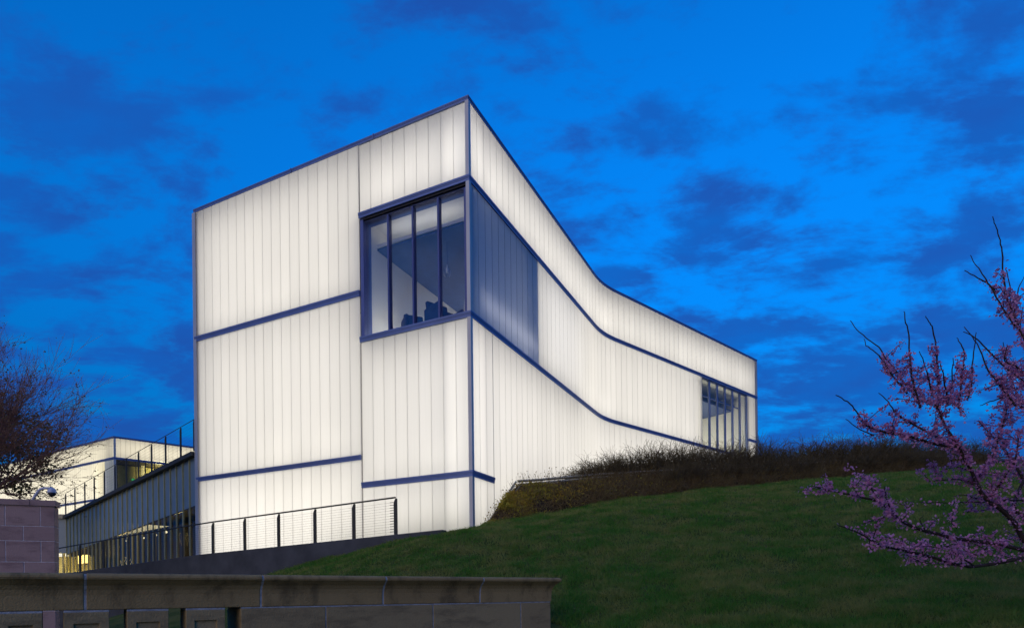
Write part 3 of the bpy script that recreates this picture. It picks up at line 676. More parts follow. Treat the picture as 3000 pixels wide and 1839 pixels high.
def soup_leaves(P, size, up=0.0, aspect=.6):
    n = len(P); a = RNG.normal(size=(n, 3)); a[:, 2] += up; a /= np.linalg.norm(a, axis=1, keepdims=True); b = RNG.normal(size=(n, 3)); b -= a*(a*b).sum(1, keepdims=True); b /= np.linalg.norm(b, axis=1, keepdims=True)
    s = size[:, None]; c = np.cross(a, b)*.18
    V = np.stack([P, P+(a*.5+b*aspect*.5+c)*s, P+a*s, P+(a*.5-b*aspect*.5+c)*s], 1).reshape(-1, 3)
    T = (np.array([[0, 1, 2, 3]])[None]+(np.arange(n)*4)[:, None, None]).reshape(-1, 4); return V, T
# ground cover on the bank: dry stems over its whole face, left-end leaf patches with facade light put into their colour
n = 24000; u = RNG.random(n)**.8*.93; t = RNG.random(n); t = np.where(u < .27, t*.90, t*1.06); kp = (u > .24) | (RNG.random(n) < .45); u, t = u[kp], t[kp]; n = len(u); P = bank(u, t); P[:, 2] -= .03
dv = RNG.normal(size=(n, 3))*np.array([.7, .7, .45])+np.array([0, -.35, .35]); dv /= np.linalg.norm(dv, axis=1, keepdims=True); ln = (.10+.28*RNG.random(n))*(0.45+np.clip(u*6, 0, .75))
mid = P+dv*ln[:, None]*.55; d2 = dv+RNG.normal(size=(n, 3))*.45; d2 /= np.linalg.norm(d2, axis=1, keepdims=True); end = mid+d2*ln[:, None]*.6
sA = soup_twigs(P, mid, np.full(n, .008), np.full(n, .0065)); sB = soup_twigs(mid, end, np.full(n, .0065), np.full(n, .003))
gc = thing('ground_cover', 'tangle of dry brown stems and yellow green leaves covering the bank', 'ground cover', tuple(G[1])); gc['kind'] = 'stuff'
del gc['category']; del gc['label']
half = u < .38
tag(np_obj('dry_stems', np.r_[sA[0], sB[0]], np.r_[sA[1], sB[1]+len(sA[0])], M['dry'], gc), kind='stuff')
n = 16000; u = np.minimum(.012-np.log(RNG.random(n))*.105, .6); t = RNG.random(n)**.8; P = bank(u, t*.92)+RNG.normal(size=(n, 3))*.04+np.array([0, -.05, .05]); keep = (np.sin(P[:, 0]*3.1+P[:, 2]*5)+np.sin(P[:, 2]*7-P[:, 0]*1.3)+RNG.normal(size=n)*.7) > -.2
lv = soup_leaves(P[keep], .03+.05*RNG.random(keep.sum())*1.3, .4); tag(np_obj('leaves', lv[0], lv[1], M['ivy'], gc), kind='stuff')
# fine stray stems against the bright glass along the edging
n = 260; tt = RNG.random(n); base = np.where((tt < .4)[:, None], np.array(G[0])+(np.array(Tt[0])-np.array(G[0]))*(tt/.4)[:, None], np.array(Tt[0])+(np.array(Tt[2])-np.array(Tt[0]))*((tt-.4)/.6)[:, None])
dv = RNG.normal(size=(n, 3))*.35+np.array([-.2, 0, .9]); dv /= np.linalg.norm(dv, axis=1, keepdims=True); tip = base+dv*(.12+.3*RNG.random(n))[:, None]*(.6+tt)[:, None]
st = soup_twigs(base, tip, np.full(n, .004), np.full(n, .002)); hd_ = soup_leaves(tip, .025+.03*RNG.random(n), 0, .9)
tag(np_obj('stray_stems', np.r_[st[0], hd_[0]], np.r_[st[1], hd_[1]+len(st[0])], M['dry'], gc), kind='stuff')

def shrub_mesh(seed, nst=23, hgt=1.0, spread=.75):
    rg = np.random.default_rng(seed); P0, P1_, r0, r1 = [], [], [], []
    def grow(p, d, L, r, lev):
        k = 2 if lev < 2 else 1
        for _ in range(k+1):
            d = d+rg.normal(size=3)*.33; d[2] += .05; d = d/np.linalg.norm(d); q = p+d*L/(k+1)
            P0.append(p); P1_.append(q); r0.append(r); r1.append(r*.82); r *= .82; p = q
            if lev < 3:
                for _ in range(2 if lev else 1):
                    e = d+rg.normal(size=3)*.75; e[2] += .12; e /= np.linalg.norm(e); grow(p, e, L*(.5+.25*rg.random()), r*.62, lev+1)
    for i in range(nst):
        a = rg.random()*6.283; rr = .32*math.sqrt(rg.random()); p = np.array([rr*math.cos(a), rr*math.sin(a), -.12]); d = np.array([math.cos(a)*spread*rg.random(), math.sin(a)*spread*rg.random(), .9]); grow(p, d/np.linalg.norm(d), hgt*(.56+.28*rg.random()), .023, 1)
    return soup_twigs(np.array(P0), np.array(P1_), np.array(r0), np.array(r1))
proto = []
for sdd in (3, 8, 21, 34):
    V_, T_q = shrub_mesh(sdd); o = np_obj('stems', V_, T_q, M['twig']); C.objects.unlink(o); proto.append(o.data); bpy.data.objects.remove(o)
us = np.concatenate([np.linspace(.235, .95, 40), np.linspace(.40, .93, 18)])
for i, uu in enumerate(us):
    back = i < 40
    p = bank(np.array([uu]), np.array([1.0 if back else .55]))[0]+(np.array([-.25, .55, 0]) if back else np.array([0, 0, -.05]))+RNG.normal(size=3)*np.array([.12, .15, .0])
    k = np.interp(uu, [.235, .30, .36, .5, .95], [.42, .74, 1.0, 1.1, 1.1])*(1.0 if back else .62)*(.9+.2*RNG.random())
    lab = 'leafless twiggy hedge shrub on top of the planted bank' if back else 'low leafless shrub on the front slope of the planted bank'
    if i == 0: lab = 'smallest sparse shrub at the left end of the hedge'
    s = thing('hedge_shrub', lab, 'shrub', tuple(p), 'leafless hedge shrubs along the bank')
    o = bpy.data.objects.new('stems', proto[i % 4]); link(o, s); o.rotation_euler = (0, 0, RNG.random()*6.28); o.scale = (k*1.15, k*1.15, k)

# ------------------------------------------------------------------ lawn grass
n = 420000
ra = RNG.uniform(-.42, 1.02, n); dd = 4.6*(29/4.6)**(RNG.random(n)**.80)
X, Y = ra*dd, dd
gu = np.interp(X, np.array(G)[:, 0], np.array(G)[:, 1])
rel = np.stack([X-A.x, Y-A.y], 1); kl = rel@np.array([nL.x, nL.y]); sl = rel@np.array([dL.x, dL.y]); krr = rel@np.array([nR.x, nR.y])
ok = (Y < gu+.12) & ((kl > RO+.03) | ((krr > .03) & (sl < .02)) | ((sl < 0) & (kl > .02)) )
BA = V2(-2.8, 6.05); bd = V2(.809, .588).normalized(); bo = rgt(bd)
relb = np.stack([X-BA.x, Y-BA.y], 1); tb = relb@np.array([bd.x, bd.y]); nb_ = relb@np.array([bo.x, bo.y])
ok &= ~((tb < 4.35) & (nb_ > -.75))
X, Y = X[ok], Y[ok]; n = len(X); Z = terr(X, Y)
tf = np.sin(X*5.3+1.7*np.sin(Y*3.1))*np.sin(Y*4.7+1.3*np.sin(X*2.9)); h = (.030+.040*RNG.random(n))*np.clip(1+.35*np.sin(X*2.3+Y)*np.sin(Y*1.9-X*.7)+.5*tf*np.sin(X*.9+.7*Y)+.3*RNG.normal(size=n), .35, 3); w = np.maximum(.0035, Y*.00050)*(.7+.6*RNG.random(n))
an = RNG.random(n)*6.283; le = RNG.normal(size=(n, 2))*.65
b0 = np.c_[X, Y, Z-.01]; sd_ = np.c_[np.cos(an), np.sin(an), np.zeros(n)]*w[:, None]
tip = b0+np.c_[le[:, 0]*h, le[:, 1]*h, h*1.0+.01]; mid = b0+np.c_[le[:, 0]*h*.35, le[:, 1]*h*.35, h*.6+.01]
V_ = np.stack([b0-sd_, b0+sd_, mid+sd_*.7, tip, mid-sd_*.7], 1).reshape(-1, 3)
T_q = (np.array([[0, 1, 2, 4], [4, 2, 3, 3]])[None, :1]+(np.arange(n)*5)[:, None, None]).reshape(-1, 4)
T_t = (np.array([[4, 2, 3]])[None]+(np.arange(n)*5)[:, None, None]).reshape(-1, 3)
tri = np.concatenate([T_q[:, [0, 1, 2]], T_q[:, [0, 2, 3]], T_t])
# coarser tufts standing out of the sward
nt_ = 15000; pick = RNG.integers(0, n, nt_); per = 14
cx = np.repeat(X[pick], per)+RNG.normal(size=nt_*per)*.028; cy = np.repeat(Y[pick], per)+RNG.normal(size=nt_*per)*.028; cz_ = terr(cx, cy)
hh = np.repeat(.055+.055*RNG.random(nt_)**2, per)*(.6+.6*RNG.random(nt_*per)); ww = np.maximum(.004, cy*.0006)*(.7+.6*RNG.random(nt_*per)); an = RNG.random(nt_*per)*6.283; le = RNG.normal(size=(nt_*per, 2))*.85
b0 = np.c_[cx, cy, cz_-.01]; sd_ = np.c_[np.cos(an), np.sin(an), np.zeros(len(an))]*ww[:, None]; tip = b0+np.c_[le*hh[:, None], hh]
V_ = np.concatenate([V_, np.stack([b0-sd_, b0+sd_, tip], 1).reshape(-1, 3)]); tri = np.concatenate([tri, (np.array([[0, 1, 2]])[None]+(n*5+np.arange(nt_*per)*3)[:, None, None]).reshape(-1, 3)])
tag(np_obj('lawn_grass', V_, tri, M['blade']), kind='stuff')

# ------------------------------------------------------------------ stone balustrade in the foreground
bal = thing('stone_balustrade', 'weathered tan stone balustrade with moulded cap in the foreground', 'balustrade', (BA.x, BA.y, -1.3))
def bt(x):
    a = ray(x, 1440)[0]; return (a*BA.y-BA.x)/(bd.x-a*bd.y)
TE = bt(1337)-.075
zj, zt = -.088, .235; h = zt-zj
capp = [(-.62, zj+.008), (0, zj+.008), (.004, zj+h*.42), (.014, zj+h*.56), (.036, zj+h*.68), (.066, zj+h*.765), (.078, zj+h*.80), (.094, zj+h*.835), (.101, zj+h*.885), (.098, zj+h*.94), (.084, zj+h*.985), (.055, zt), (-.675, zt), (-.704, zj+h*.985), (-.721, zj+h*.885), (-.698, zj+h*.80), (-.656, zj+h*.68), (-.624, zj+h*.42)]
cj = [-3.2, bt(-190), bt(205), bt(628), bt(922), bt(1155), TE]
for i in range(len(cj)-1):
    t0, t1 = cj[i]+.009, cj[i+1]-.009
    if i == len(cj)-2:
        hp = [(-.308, zj+.008)]+[c for c in capp[1:12]]+[(-.308, zt)]
        o = sweep([BA+bd*t0, BA+bd*(TE-.005), BA+bd*(TE-.005)-bo*.62, BA+bd*t0-bo*.62], hp).build('cap_stone', M['cap'], bal)
    else: o = sweep([BA+bd*t0, BA+bd*t1], capp).build('cap_stone', M['cap'], bal)
    fix_normals(o); bevel(o, .008, 2)
    if i < len(cj)-2:
        inner = [(a-.006 if a > -.3 else a+.006, z-(.006 if z > zj+.1 else 0)) for a, z in capp]
        fix_normals(sweep([BA+bd*(t1-.001), BA+bd*(cj[i+1]+.010)], inner).build('mortar_joint', M['mortar'], bal))
def bblock(name, t0, t1, z0, z1, m, o0=-.60, o1=0.0, bev=.008):
    mb = MB(); mb.box(BA+bd*t0+bo*o0+UP*z0, bd*(t1-t0), bo*(o1-o0), UP*(z1-z0)); o = mb.build(name, M[m], bal); bevel(o, bev); return o
# end lip return
lp = sweep([BA+bd*(TE-.02)+bo*.07, BA+bd*(TE+.0)+bo*.07], [(-.02, zj+h*.78), (.028, zj+h*.83), (.03, zj+h*.93), (-.02, zt-.006)]); 
joints = [bt(577), bt(784), bt(1042), bt(1253), TE-.012]
bblock('mortar_bed', bt(577)+.01, TE-.02, zj-.006, zj+.007, 'mortar', -.59, -.006, .001)
rowsz = [(-.50, zj-.007), (-.93, -.508), (-1.9, -.938)]
for r_i, (z0, z1) in enumerate(rowsz):
    js = joints if r_i % 2 == 0 else [joints[0], (joints[0]+joints[1])/2, (joints[1]+joints[2])/2, (joints[2]+joints[3])/2, joints[4]]
    for i in range(len(js)-1):
        bblock('ashlar_block', js[i]+.006, js[i+1]-.006, z0, z1, 'ashlar')
        if i: bblock('mortar_joint', js[i]-.0055, js[i]+.0055, z0, z1, 'mortar', -.59, -.005, .001)
    if r_i: bblock('mortar_bed', joints[0]+.01, joints[-1]-.01, z1+.0005, z1+.0075, 'mortar', -.59, -.006, .001)
def baluster(t0, t1):
    """pier with an incised front panel"""
    z0, z1 = -1.3, zj-.012; w = t1-t0
    bm = bmesh.new()
    def P(t, o_, z): return bm.verts.new(BA+bd*t+bo*o_+UP*z)
    m_ = w*.22; zt_, zb_ = z1-.10, z0+.15
    f0 = [P(t0, 0, z0), P(t1, 0, z0), P(t1, 0, z1), P(t0, 0, z1)]; f1 = [P(t0+m_, 0, zb_), P(t1-m_, 0, zb_), P(t1-m_, 0, zt_), P(t0+m_, 0, zt_)]; f2 = [P(t0+m_, -.022, zb_), P(t1-m_, -.022, zb_), P(t1-m_, -.022, zt_), P(t0+m_, -.022, zt_)]
    bk = [P(t0, -.34, z0), P(t1, -.34, z0), P(t1, -.34, z1), P(t0, -.34, z1)]
    for i in range(4):
        j = (i+1) % 4; bm.faces.new((f0[i], f0[j], f1[j], f1[i])); bm.faces.new((f1[i], f1[j], f2[j], f2[i])); bm.faces.new((f0[j], f0[i], bk[i], bk[j]))
    bm.faces.new(f2); bm.faces.new(bk[::-1]); bmesh.ops.recalc_face_normals(bm, faces=bm.faces)
    me = bpy.data.meshes.new('baluster'); bm.to_mesh(me); bm.free(); me.materials.append(M['ashlar']); o = bpy.data.objects.new('baluster', me); link(o, bal); o.location = -off(bal); bevel(o, .006)
bal_x = [(-290, -180), (-130, -30), (0, 102), (152, 262), (305, 405), (447, 541)]
bal_x = [(-150, -45), (-4, 101), (152, 262), (305, 405), (447, 541)]
for x0, x1 in bal_x: baluster(bt(x0), bt(x1))
bblock('mortar_bed', bt(447), bt(541), zj-.012, zj+.006, 'mortar', -.33, -.005, .001); bblock('mortar_bed', bt(305), bt(405), zj-.012, zj+.006, 'mortar', -.33, -.005, .001)
bblock('mortar_bed', bt(152), bt(262), zj-.012, zj+.006, 'mortar', -.33, -.005, .001); bblock('mortar_bed', bt(-4), bt(101), zj-.012, zj+.006, 'mortar', -.33, -.005, .001)
bblock('plinth', -3.2, bt(577)-.01, -1.9, -1.31, 'ashlar', -.60, .03)

# ------------------------------------------------------------------ stone pier at the left edge with a dome camera
DP = 12.6; pc = ray(131.5, 1290)[0]; PC = V2(pc*DP, DP); pd = V2(math.sin(R(68)), math.cos(R(68))); pn = rgt(pd)
pier = thing('stone_pier', 'tall mauve ashlar stone pier at the left edge of the photo', 'pier', (PC.x-1, PC.y, -1.6))
def pz(y): return (1446.5-y)*DP/F
kx = DP/F*1.0
rowsP = [(pz(1220), pz(1205.5), None), (pz(1268), pz(1220), [12.8, 97.7]), (pz(1303), pz(1268), [-20, 56]), (pz(1353), pz(1303), [13, 98]), (pz(1386), pz(1353), [-20, 57]), (pz(1436), pz(1386), [13, 98]), (pz(1470), pz(1436), [-20, 57]), (-1.0, pz(1470), [13, 98]), (-1.9, -1.0, [-20, 57])]
def pbox(nm, xl, xr, z0, z1, m, o=0.0, dep=.28):
    # xl, xr: metres from the pier's right edge (negative to the left)
    mb = MB(); mb.box(PC+pd*xl+pn*o+UP*z0, pd*(xr-xl), -pn*(dep+o), UP*(z1-z0)); ob = mb.build(nm, M[m], pier); bevel(ob, .006); return ob
def pxm(x): # picture column to metres along the pier face
    a = ray(x, 1290)[0]; return (a*PC.y-PC.x)/(pd.x-a*pd.y)
for z0, z1, js in rowsP:
    if js is None:
        pbox('coping_stone', pxm(74)+.003, .03, z0+.004, z1, 'pier', .03); pbox('coping_stone', -2.4, pxm(74)-.003, z0+.004, z1, 'pier', .03); continue
    xs = [-2.4]+[x for x in ([pxm(js[0])-.71]+[pxm(j) for j in js])]+[0]
    for i in range(len(xs)-1): pbox('ashlar_block', xs[i]+.005, xs[i+1]-(.005 if i < len(xs)-2 else 0), z0+.005, z1-.005, 'pier')
mb = MB(); mb.box(PC+pd*-2.39-pn*.006+UP*-1.9, pd*2.382, -pn*.26, UP*(pz(1220)+1.9)); mb.build('mortar_core', M['pier_mortar'], pier)

q = at(88, 1203, DP+.35); cz = pz(1205.5)
camt = thing('security_camera', 'white dome security camera on a bent arm above the stone pier', 'security camera', (q.x, q.y, cz))
def cp(x, y, d=DP+.35): return at(x, y, d)
mb = MB(); mb.tube([Vector((q.x-.12, q.y, cz)), cp(84, 1192), cp(93, 1180), cp(98, 1175.5), cp(106, 1174), cp(126, 1173.5)], [.026, .026, .026, .025, .024, .024], 8); mb.build('arm', M['white_metal'], camt, True)
c0 = cp(125, 1184)
mb = MB(); mb.tube([c0+UP*.095, c0+UP*.085, c0+UP*.05, c0+UP*.0, c0-UP*.01], [.02, .045, .075, .08, .08], 14); mb.build('housing', M['white_metal'], camt, True)
mb = MB(); mb.tube([c0-UP*.012, c0-UP*.04, c0-UP*.065, c0-UP*.085, c0-UP*.09], [.074, .070, .055, .025, .004], 14); mb.build('dome', M['gasket'], camt, True)
mb = MB(); mb.tube([c0+UP*.09, cp(125, 1174)], .028, 8); mb.build('collar', M['white_metal'], camt)

# ------------------------------------------------------------------ things inside the corner room
def chair(u, v, rot, s, label):
    c = room_pt(u, v, 8.0); t = thing('armchair', label, 'chair', tuple(c))
    dx = (uI*math.cos(rot)+vI*math.sin(rot)); dy = UP.cross(dx)
    def bx(nm, x0, x1, y0, y1, z0, z1, tilt=0):
        mb = MB(); mb.box(c+dx*x0*s+dy*y0*s+UP*z0*s, dx*(x1-x0)*s, dy*(y1-y0)*s, UP*(z1-z0)*s+dy*tilt*s); bevel(mb.build(nm, M['chair'], t), .03)
    bx('seat', -.33, .33, -.3, .33, .28, .45); bx('backrest', -.33, .33, .30, .42, .40, .95, .10); bx('armrest', -.44, -.34, -.3, .4, .2, .66); bx('armrest', .34, .44, -.3, .4, .2, .66)
    for x in (-.38, .32):
        for y in (-.28, .3): bx('leg', x, x+.05, y, y+.05, 0, .27)
chair(2.35, .75, 2.3, .92, 'low dark blue armchair at the sill of the corner window, left of the tall one')
chair(1.35, .85, 2.0, 1.12, 'tall dark blue armchair right of the low one behind the corner window')
c = room_pt(1.55, 1.3, 10.15); pt = thing('reflection_pendant', 'small clear glass pendant standing in for a lamp reflection in the corner window', 'lamp', tuple(c+UP*.95))  # pendant added in place of a lamp mirrored in the window glass
mb = MB(); mb.tube([c+UP*(-.20), c+UP*(-.12), c+UP*.02, c+UP*.13, c+UP*.20], [.06, .11, .125, .08, .025], 12, False); mb.build('glass_shade', M['pendant'], pt, True)
mb = MB(); mb.tube([c+UP*.20, c+UP*.92], .008, 5); mb.build('cord', M['mullion'], pt)
mb = MB(); mb.tube([c-UP*.05, c+UP*.06, c+UP*.2], [.03, .035, .02], 8); mb.build('bulb', M['plaster'], pt)

# ------------------------------------------------------------------ redbud tree (right edge)
S = 1/1.21803
def c8(x, y): return ((2300+.4563*x)*S, (1150+.4563*y)*S)
def c7(x, y): return ((2300+.3973*x)*S, (600+.3973*y)*S)
br = []   # (points px, depth start, depth end, radius start, radius end, flower density, bare tip fraction)
def add(f, pts, d0, d1, r0, r1, fl, tip): br.append(([f(*p) for p in pts], d0, d1, r0, r1, fl, tip))
add(c8, [(1700, 1120), (1560, 980), (1440, 790), (1290, 680), (1230, 580), (1190, 490), (1110, 340), (1020, 200), (960, 60)], 6.6, 6.2, .030, .010, .8, 0)
add(c8, [(1720, 1150), (1600, 1040), (1380, 975), (1100, 935), (950, 900), (820, 860), (690, 780), (600, 700), (440, 660), (300, 630), (180, 600)], 6.6, 5.6, .024, .005, .9, 0)
add(c8, [(720, 800), (660, 700), (640, 600)], 5.9, 5.75, .009, .004, 1.6, 0); add(c8, [(610, 710), (560, 620), (510, 545)], 5.85, 6.0, .009, .004, 1.8, 0); add(c8, [(480, 670), (440, 610), (425, 575)], 5.75, 5.8, .007, .003, 1.6, 0)
add(c8, [(690, 780), (600, 810), (500, 840)], 5.9, 6.1, .007, .003, 1.2, 0); add(c8, [(600, 810), (575, 900), (555, 960)], 6.0, 6.1, .006, .003, .9, 0); add(c8, [(900, 880), (870, 820), (880, 795)], 6.0, 6.0, .006, .003, 1.3, 0)
add(c8, [(1740, 1180), (1600, 1060), (1290, 1105), (1150, 1110), (900, 1045), (750, 1010), (620, 985), (560, 950), (450, 890), (340, 850)], 6.5, 5.5, .022, .004, .30, 0)
add(c8, [(1210, 1105), (1110, 1045), (1050, 990), (960, 980)], 6.1, 5.9, .009, .004, 1.0, 0); add(c8, [(760, 1015), (755, 960), (750, 930)], 5.8, 5.85, .006, .003, 1.5, 0); add(c8, [(900, 1045), (870, 990), (880, 940)], 5.9, 6.0, .006, .003, 1.4, 0); add(c8, [(1150, 1110), (900, 1090), (850, 1070)], 6.0, 5.9, .006, .003, .7, 0); add(c8, [(540, 940), (550, 1000), (590, 995)], 5.7, 5.7, .005, .003, 1.5, 0)
add(c8, [(1400, 980), (1250, 950), (1100, 930)], 6.3, 6.5, .012, .006, 1.6, 0); add(c8, [(1300, 990), (1250, 1040), (1170, 1020)], 6.3, 6.2, .007, .003, 1.5, 0)
add(c8, [(1120, 350), (960, 330), (830, 290), (700, 265), (560, 230), (500, 190), (460, 120), (400, 60), (330, 10)], 6.3, 5.7, .015, .004, .9, .30)
add(c8, [(570, 270), (480, 235), (390, 170)], 5.9, 5.8, .006, .003, 0, 1); add(c8, [(700, 265), (690, 230), (692, 195)], 6, 6, .006, .003, .8, .3)
add(c8, [(1130, 370), (1000, 300), (820, 200), (720, 140), (660, 60), (600, 0)], 6.3, 6.6, .014, .004, .9, .35)
add(c8, [(1230, 580), (1120, 560), (1000, 560), (930, 570)], 6.4, 6.9, .010, .003, 1.3, 0); add(c8, [(1190, 500), (1080, 480), (960, 520)], 6.4, 6.8, .008, .003, 1.2, 0)
add(c8, [(1560, 700), (1490, 690), (1300, 700), (1100, 705), (960, 705), (860, 705)], 6.8, 6.5, .010, .003, .55, 0); add(c8, [(1300, 700), (1170, 660), (1080, 660)], 6.7, 6.7, .007, .003, 1.0, 0); add(c8, [(830, 710), (780, 740), (775, 690)], 6.5, 6.5, .005, .003, 1.5, 0); add(c8, [(1440, 740), (1300, 750), (1170, 765)], 6.9, 6.8, .007, .003, .8, 0)
add(c8, [(1720, 800), (1534, 560), (1450, 420), (1350, 300), (1240, 180)], 6.9, 7.2, .022, .006, .9, 0)
add(c8, [(1700, 900), (1480, 760), (1500, 640), (1534, 560)], 6.7, 6.9, .022, .016, .4, 0)
add(c8, [(1290, 690), (1400, 560), (1480, 420), (1500, 250)], 6.5, 6.3, .014, .005, 1.0, 0)
add(c8, [(1220, 570), (1320, 440), (1370, 300), (1420, 120), (1400, 20)], 6.4, 6.7, .014, .005, 1.1, 0)
add(c8, [(1100, 870), (1070, 830), (1080, 800)], 6.2, 6.2, .005, .003, 1.5, 0)
for p in ([(1080, 1480), (950, 1400), (830, 1240), (740, 1130), (690, 1050), (620, 1000), (530, 920), (478, 855)],
          [(900, 1390), (800, 1270), (740, 1180), (690, 1110), (610, 1050), (580, 995)],
          [(1000, 1500), (940, 1300), (920, 1150), (910, 960), (885, 850), (878, 785)],
          [(1130, 1500), (1130, 1300), (1120, 1100), (1090, 920), (1060, 860), (1037, 820)],
          [(1100, 1420), (1070, 1330), (1040, 1200), (990, 1080)],
          [(1280, 1500), (1310, 1250), (1320, 1080), (1290, 1020), (1265, 985)],
          [(1350, 1420), (1370, 1350), (1380, 1180), (1400, 1000), (1410, 940)],
          [(1700, 1480), (1600, 1350), (1500, 1220), (1440, 1070), (1400, 1000), (1325, 900)],
          [(1800, 1330), (1700, 1250), (1560, 1140), (1440, 1010), (1370, 960), (1320, 935)],
          [(1850, 1200), (1800, 1100), (1740, 950), (1660, 850), (1560, 680), (1500, 580), (1440, 490), (1400, 440), (1370, 370)],
          [(1560, 660), (1500, 585), (1420, 540), (1325, 485)],
          [(1740, 950), (1700, 850), (1640, 700), (1605, 520), (1600, 350), (1580, 240), (1550, 150), (1530, 90)],
          [(1690, 800), (1690, 750), (1660, 600), (1625, 470)], [(1690, 800), (1700, 720), (1720, 620), (1762, 530)], [(1215, 1450), (1230, 1320), (1240, 1130)], [(1760, 1500), (1640, 1420), (1540, 1440), (1440, 1480)], [(1762, 1250), (1690, 1180), (1620, 1150), (1640, 1030)], [(1200, 1480), (1180, 1330), (1150, 1170)]):
    dj = 6.2+random.uniform(-.35, .5); add(c7, p, dj, dj+random.uniform(-.35, .35), .010, .0035, 1.0, .58)
mbt = MB(); FP = []; FS = []
def catm(pts, n=4):
    o = []; L_ = len(pts)
    for i in range(L_-1):
        p0, p1, p2, p3 = pts[max(0, i-1)], pts[i], pts[i+1], pts[min(L_-1, i+2)]
        for k in range(n):
            t = k/n; o.append(0.5*((2*p1)+(p2-p0)*t+(2*p0-5*p1+4*p2-p3)*t*t+(3*p1-p0-3*p2+p3)*t**3))
    return o+[pts[-1]]
def wobble(p, a): return p+Vector((random.gauss(0, a), random.gauss(0, a), random.gauss(0, a)))
for px_, d0, d1, r0, r1, fl, tip in br:
    L_ = len(px_); P3 = [at(x, y, d0+(d1-d0)*i/(L_-1)) for i, (x, y) in enumerate(px_)]
    cv = [wobble(p, .003) for p in catm(P3)]; m_ = len(cv)
    mbt.tube(cv, [r0+(r1-r0)*i/(m_-1) for i in range(m_)], 6)
    # buds and blossom clusters along the wood
    for i in range(m_-1):
        f = i/(m_-1); seg = cv[i+1]-cv[i]
        if fl <= 0: continue
        dens = fl*max(0, 1-(f-(1-tip))/max(tip, .01)*8) if tip > 0 and f > 1-tip else fl
        nfl = seg.length*dens*(30 if px_[-1][1] > 1100 else 60)
        nfl = int(nfl)+(random.random() < nfl % 1)
        for _ in range(max(0, nfl)): FP.append(cv[i]+seg*random.random()); FS.append(1)
        # side twiglets crowded with blossom
        ntw = seg.length*fl*(8 if px_[-1][1] > 1100 else 22)*(1 if f < 1-tip else 0)*(1 if f < .8-tip or tip == 0 else .45); ntw = int(ntw)+(random.random() < ntw % 1)
        for _ in range(ntw):
            e = Vector((random.gauss(0, 1), random.gauss(0, 1), random.gauss(.45, .8))).normalized()*random.uniform(.05, .25); b = cv[i]+seg*random.random()
            mbt.tube([b, b+e*.55+Vector((0, 0, .01)), b+e], [.004, .003, .002], 4)
            for __ in range(int(4+e.length*42)): FP.append(b+e*random.random())
rb = at(*c8(1720, 1150), 6.6); base = V2(rb.x+.12, 6.65); gz = tz(base.x, base.y)
red = thing('redbud_tree', 'redbud tree with pink purple blossom reaching in from the right edge', 'tree', (base.x, base.y, gz))
mbk = MB(); top = at(*c8(1720, 780), 6.8)
mbk.tube(catm([base+UP*(gz-.15), base+UP*(gz+.12), Vector((rb.x+.03, 6.6, rb.z-.05)), Vector((rb.x+.02, 6.62, rb.z+.35)), top, top+Vector((.15, .1, .8)), top+Vector((.1, .1, 1.7)), top+Vector((.3, .2, 2.6))]), [.085-.003*i for i in range(29)], 9)
for (ez, dx_, dy_, up_) in ((.6, 1.5, .3, .9), (1.2, 1.3, -.7, 1.3), (1.9, 1.2, .9, 1.5), (.3, .6, 1.4, .9), (1.5, .2, 1.6, 1.2), (2.2, .6, -.9, 1.3)):
    b = Vector((rb.x+.25, 6.65, rb.z+ez)); dx_ += .35; P3 = catm([b, b+Vector((dx_*.4, dy_*.4, up_*.25)), b+Vector((dx_*.8, dy_*.8, up_*.7)), b+Vector((dx_, dy_, up_*1.3))]); mbt.tube(P3, [.024-.0016*i for i in range(len(P3))], 6)
    for i in range(3, len(P3)-1):
        for _ in range(9): 
            e = Vector((random.gauss(0, .12), random.gauss(0, .12), random.gauss(.05, .12))); mbt.tube([P3[i], P3[i]+e*.5, P3[i]+e], .003, 3)
            for __ in range(6): FP.append(P3[i]+e*random.random())
mbk.build('trunk', M['bark'], red, True); rbr = mbt.build('branches', M['bark'], red, True)
FPn = np.array([tuple(p) for p in FP]); n = len(FPn)
k3 = np.repeat(FPn, 3, 0)+RNG.normal(size=(n*3, 3))*.018; lv = soup_leaves(k3, .020+.016*RNG.random(len(k3)), .1, .85)
tag(np_obj('blossoms', lv[0], lv[1], M['blossom'], rbr), kind='stuff')

# ------------------------------------------------------------------ bare tree at the left, evergreen behind it
def tree_twigs(seed, base, fork, limbs, L0, levels, kids, r0, jitter=.22, lift=.06):
    rg = np.random.default_rng(seed); P0, P1_, r_0, r_1, tips = [], [], [], [], []
    def grow(p, d, L, r, lev):
        seg = 4 if lev < 2 else 3; rr = r
        for i in range(seg):
            d = d+rg.normal(size=3)*jitter*.5; d[2] += lift; d /= np.linalg.norm(d); q = p+d*L/seg; P0.append(p); P1_.append(q); r_0.append(rr); rr2 = rr*.84; r_1.append(rr2); rr = rr2; p = q
            if lev < levels:
                for _ in range(kids[lev]):
                    if i == 0 and lev == 0: continue
                    e = d+rg.normal(size=3)*.46; e[2] += .10; e /= np.linalg.norm(e); grow(p, e, L*(.42+.28*rg.random()), max(rr*.6, .0045), lev+1)
        tips.append(p)
    for a, el, k in limbs:
        d = np.array([math.cos(a)*math.cos(el), math.sin(a)*math.cos(el), math.sin(el)]); grow(np.array(fork), d, L0*k, r0, 0)
    return np.array(P0), np.array(P1_), np.array(r_0), np.array(r_1), np.array(tips)
DT = 18.0; fk = at(-115, 1225, DT)
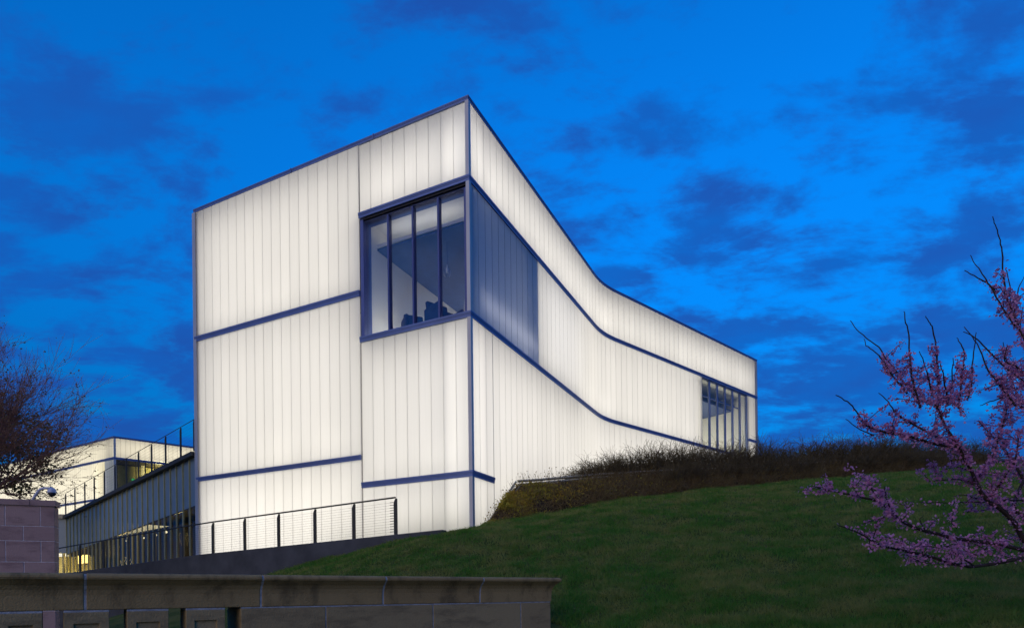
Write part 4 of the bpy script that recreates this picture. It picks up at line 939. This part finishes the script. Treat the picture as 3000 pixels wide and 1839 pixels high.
limbs = [(R(a), R(e), k) for a, e, k in ((10, 62, 1.0), (-20, 42, 1.05), (30, 30, 1.05), (-5, 26, 1.0), (70, 55, 1), (130, 50, 1), (180, 40, 1), (230, 45, 1), (290, 50, 1.0), (-30, 75, 1.1), (0, 50, 1.15), (150, 70, 1.1), (-45, 28, .95))]
P0, P1_, q0_, q1_, tips = tree_twigs(5, None, tuple(fk), limbs, 2.5, 3, (3, 2, 2), .05, .13, .05)
gt = tz(fk.x, fk.y) if fk.x > -21 else -1.74
bare = thing('bare_tree', 'leafless purple twigged tree spreading at the left edge behind the pier', 'tree', (fk.x, fk.y, -1.74))
mb = MB(); mb.tube(catm([V2(fk.x-.1, fk.y)+UP*-1.9, V2(fk.x-.05, fk.y)+UP*-.5, Vector(fk)-UP*.4, Vector(fk)+UP*.15]), [.20-.007*i for i in range(13)], 10); mb.build('trunk', M['bare'], bare, True)
sv, stq = soup_twigs(P0, P1_, q0_, q1_); bbr = np_obj('branches', sv, stq, M['bare'], bare)
lowt = np.concatenate([tips, P1_[q1_ < .012]]); lowz = lowt[:, 2]; zc = at(60, 1120, DT).z
sel = RNG.random(len(lowt)) < np.clip(.10+.4*(zc+.0-lowz), .06, .6); lp_ = np.repeat(lowt[sel], 2, 0)+RNG.normal(size=(sel.sum()*2, 3))*.05
lv = soup_leaves(lp_, .035+.04*RNG.random(len(lp_)), 0, .7); tag(np_obj('young_leaves', lv[0], lv[1], M['bud'], bbr), kind='stuff')

DV = 27.0; ce = at(-45, 1040, DV)
eve = thing('evergreen_tree', 'dark olive green tree half hidden behind the bare purple tree', 'tree', (ce.x, ce.y, -1.74))
mb = MB(); mb.tube([V2(ce.x, ce.y)+UP*-1.9, V2(ce.x+.1, ce.y)+UP*2.5, ce], [.25, .18, .06], 9); mb.build('trunk', M['bark'], eve, True)
pts = []
for i in range(70):
    v = RNG.normal(size=3); v /= np.linalg.norm(v); v *= RNG.random()**.4; c_ = np.array(ce)+v*np.array([2.9, 2.6, 2.5])+np.array([0, 0, -.6]); k_ = RNG.integers(60, 130)
    pts.append(c_+RNG.normal(size=(k_, 3))*np.array([.34, .34, .2]))
pts = np.concatenate(pts); lv = soup_leaves(pts, .10+.10*RNG.random(len(pts)), .2, .6); tag(np_obj('crown', lv[0], lv[1], M['ever'], eve), kind='stuff')
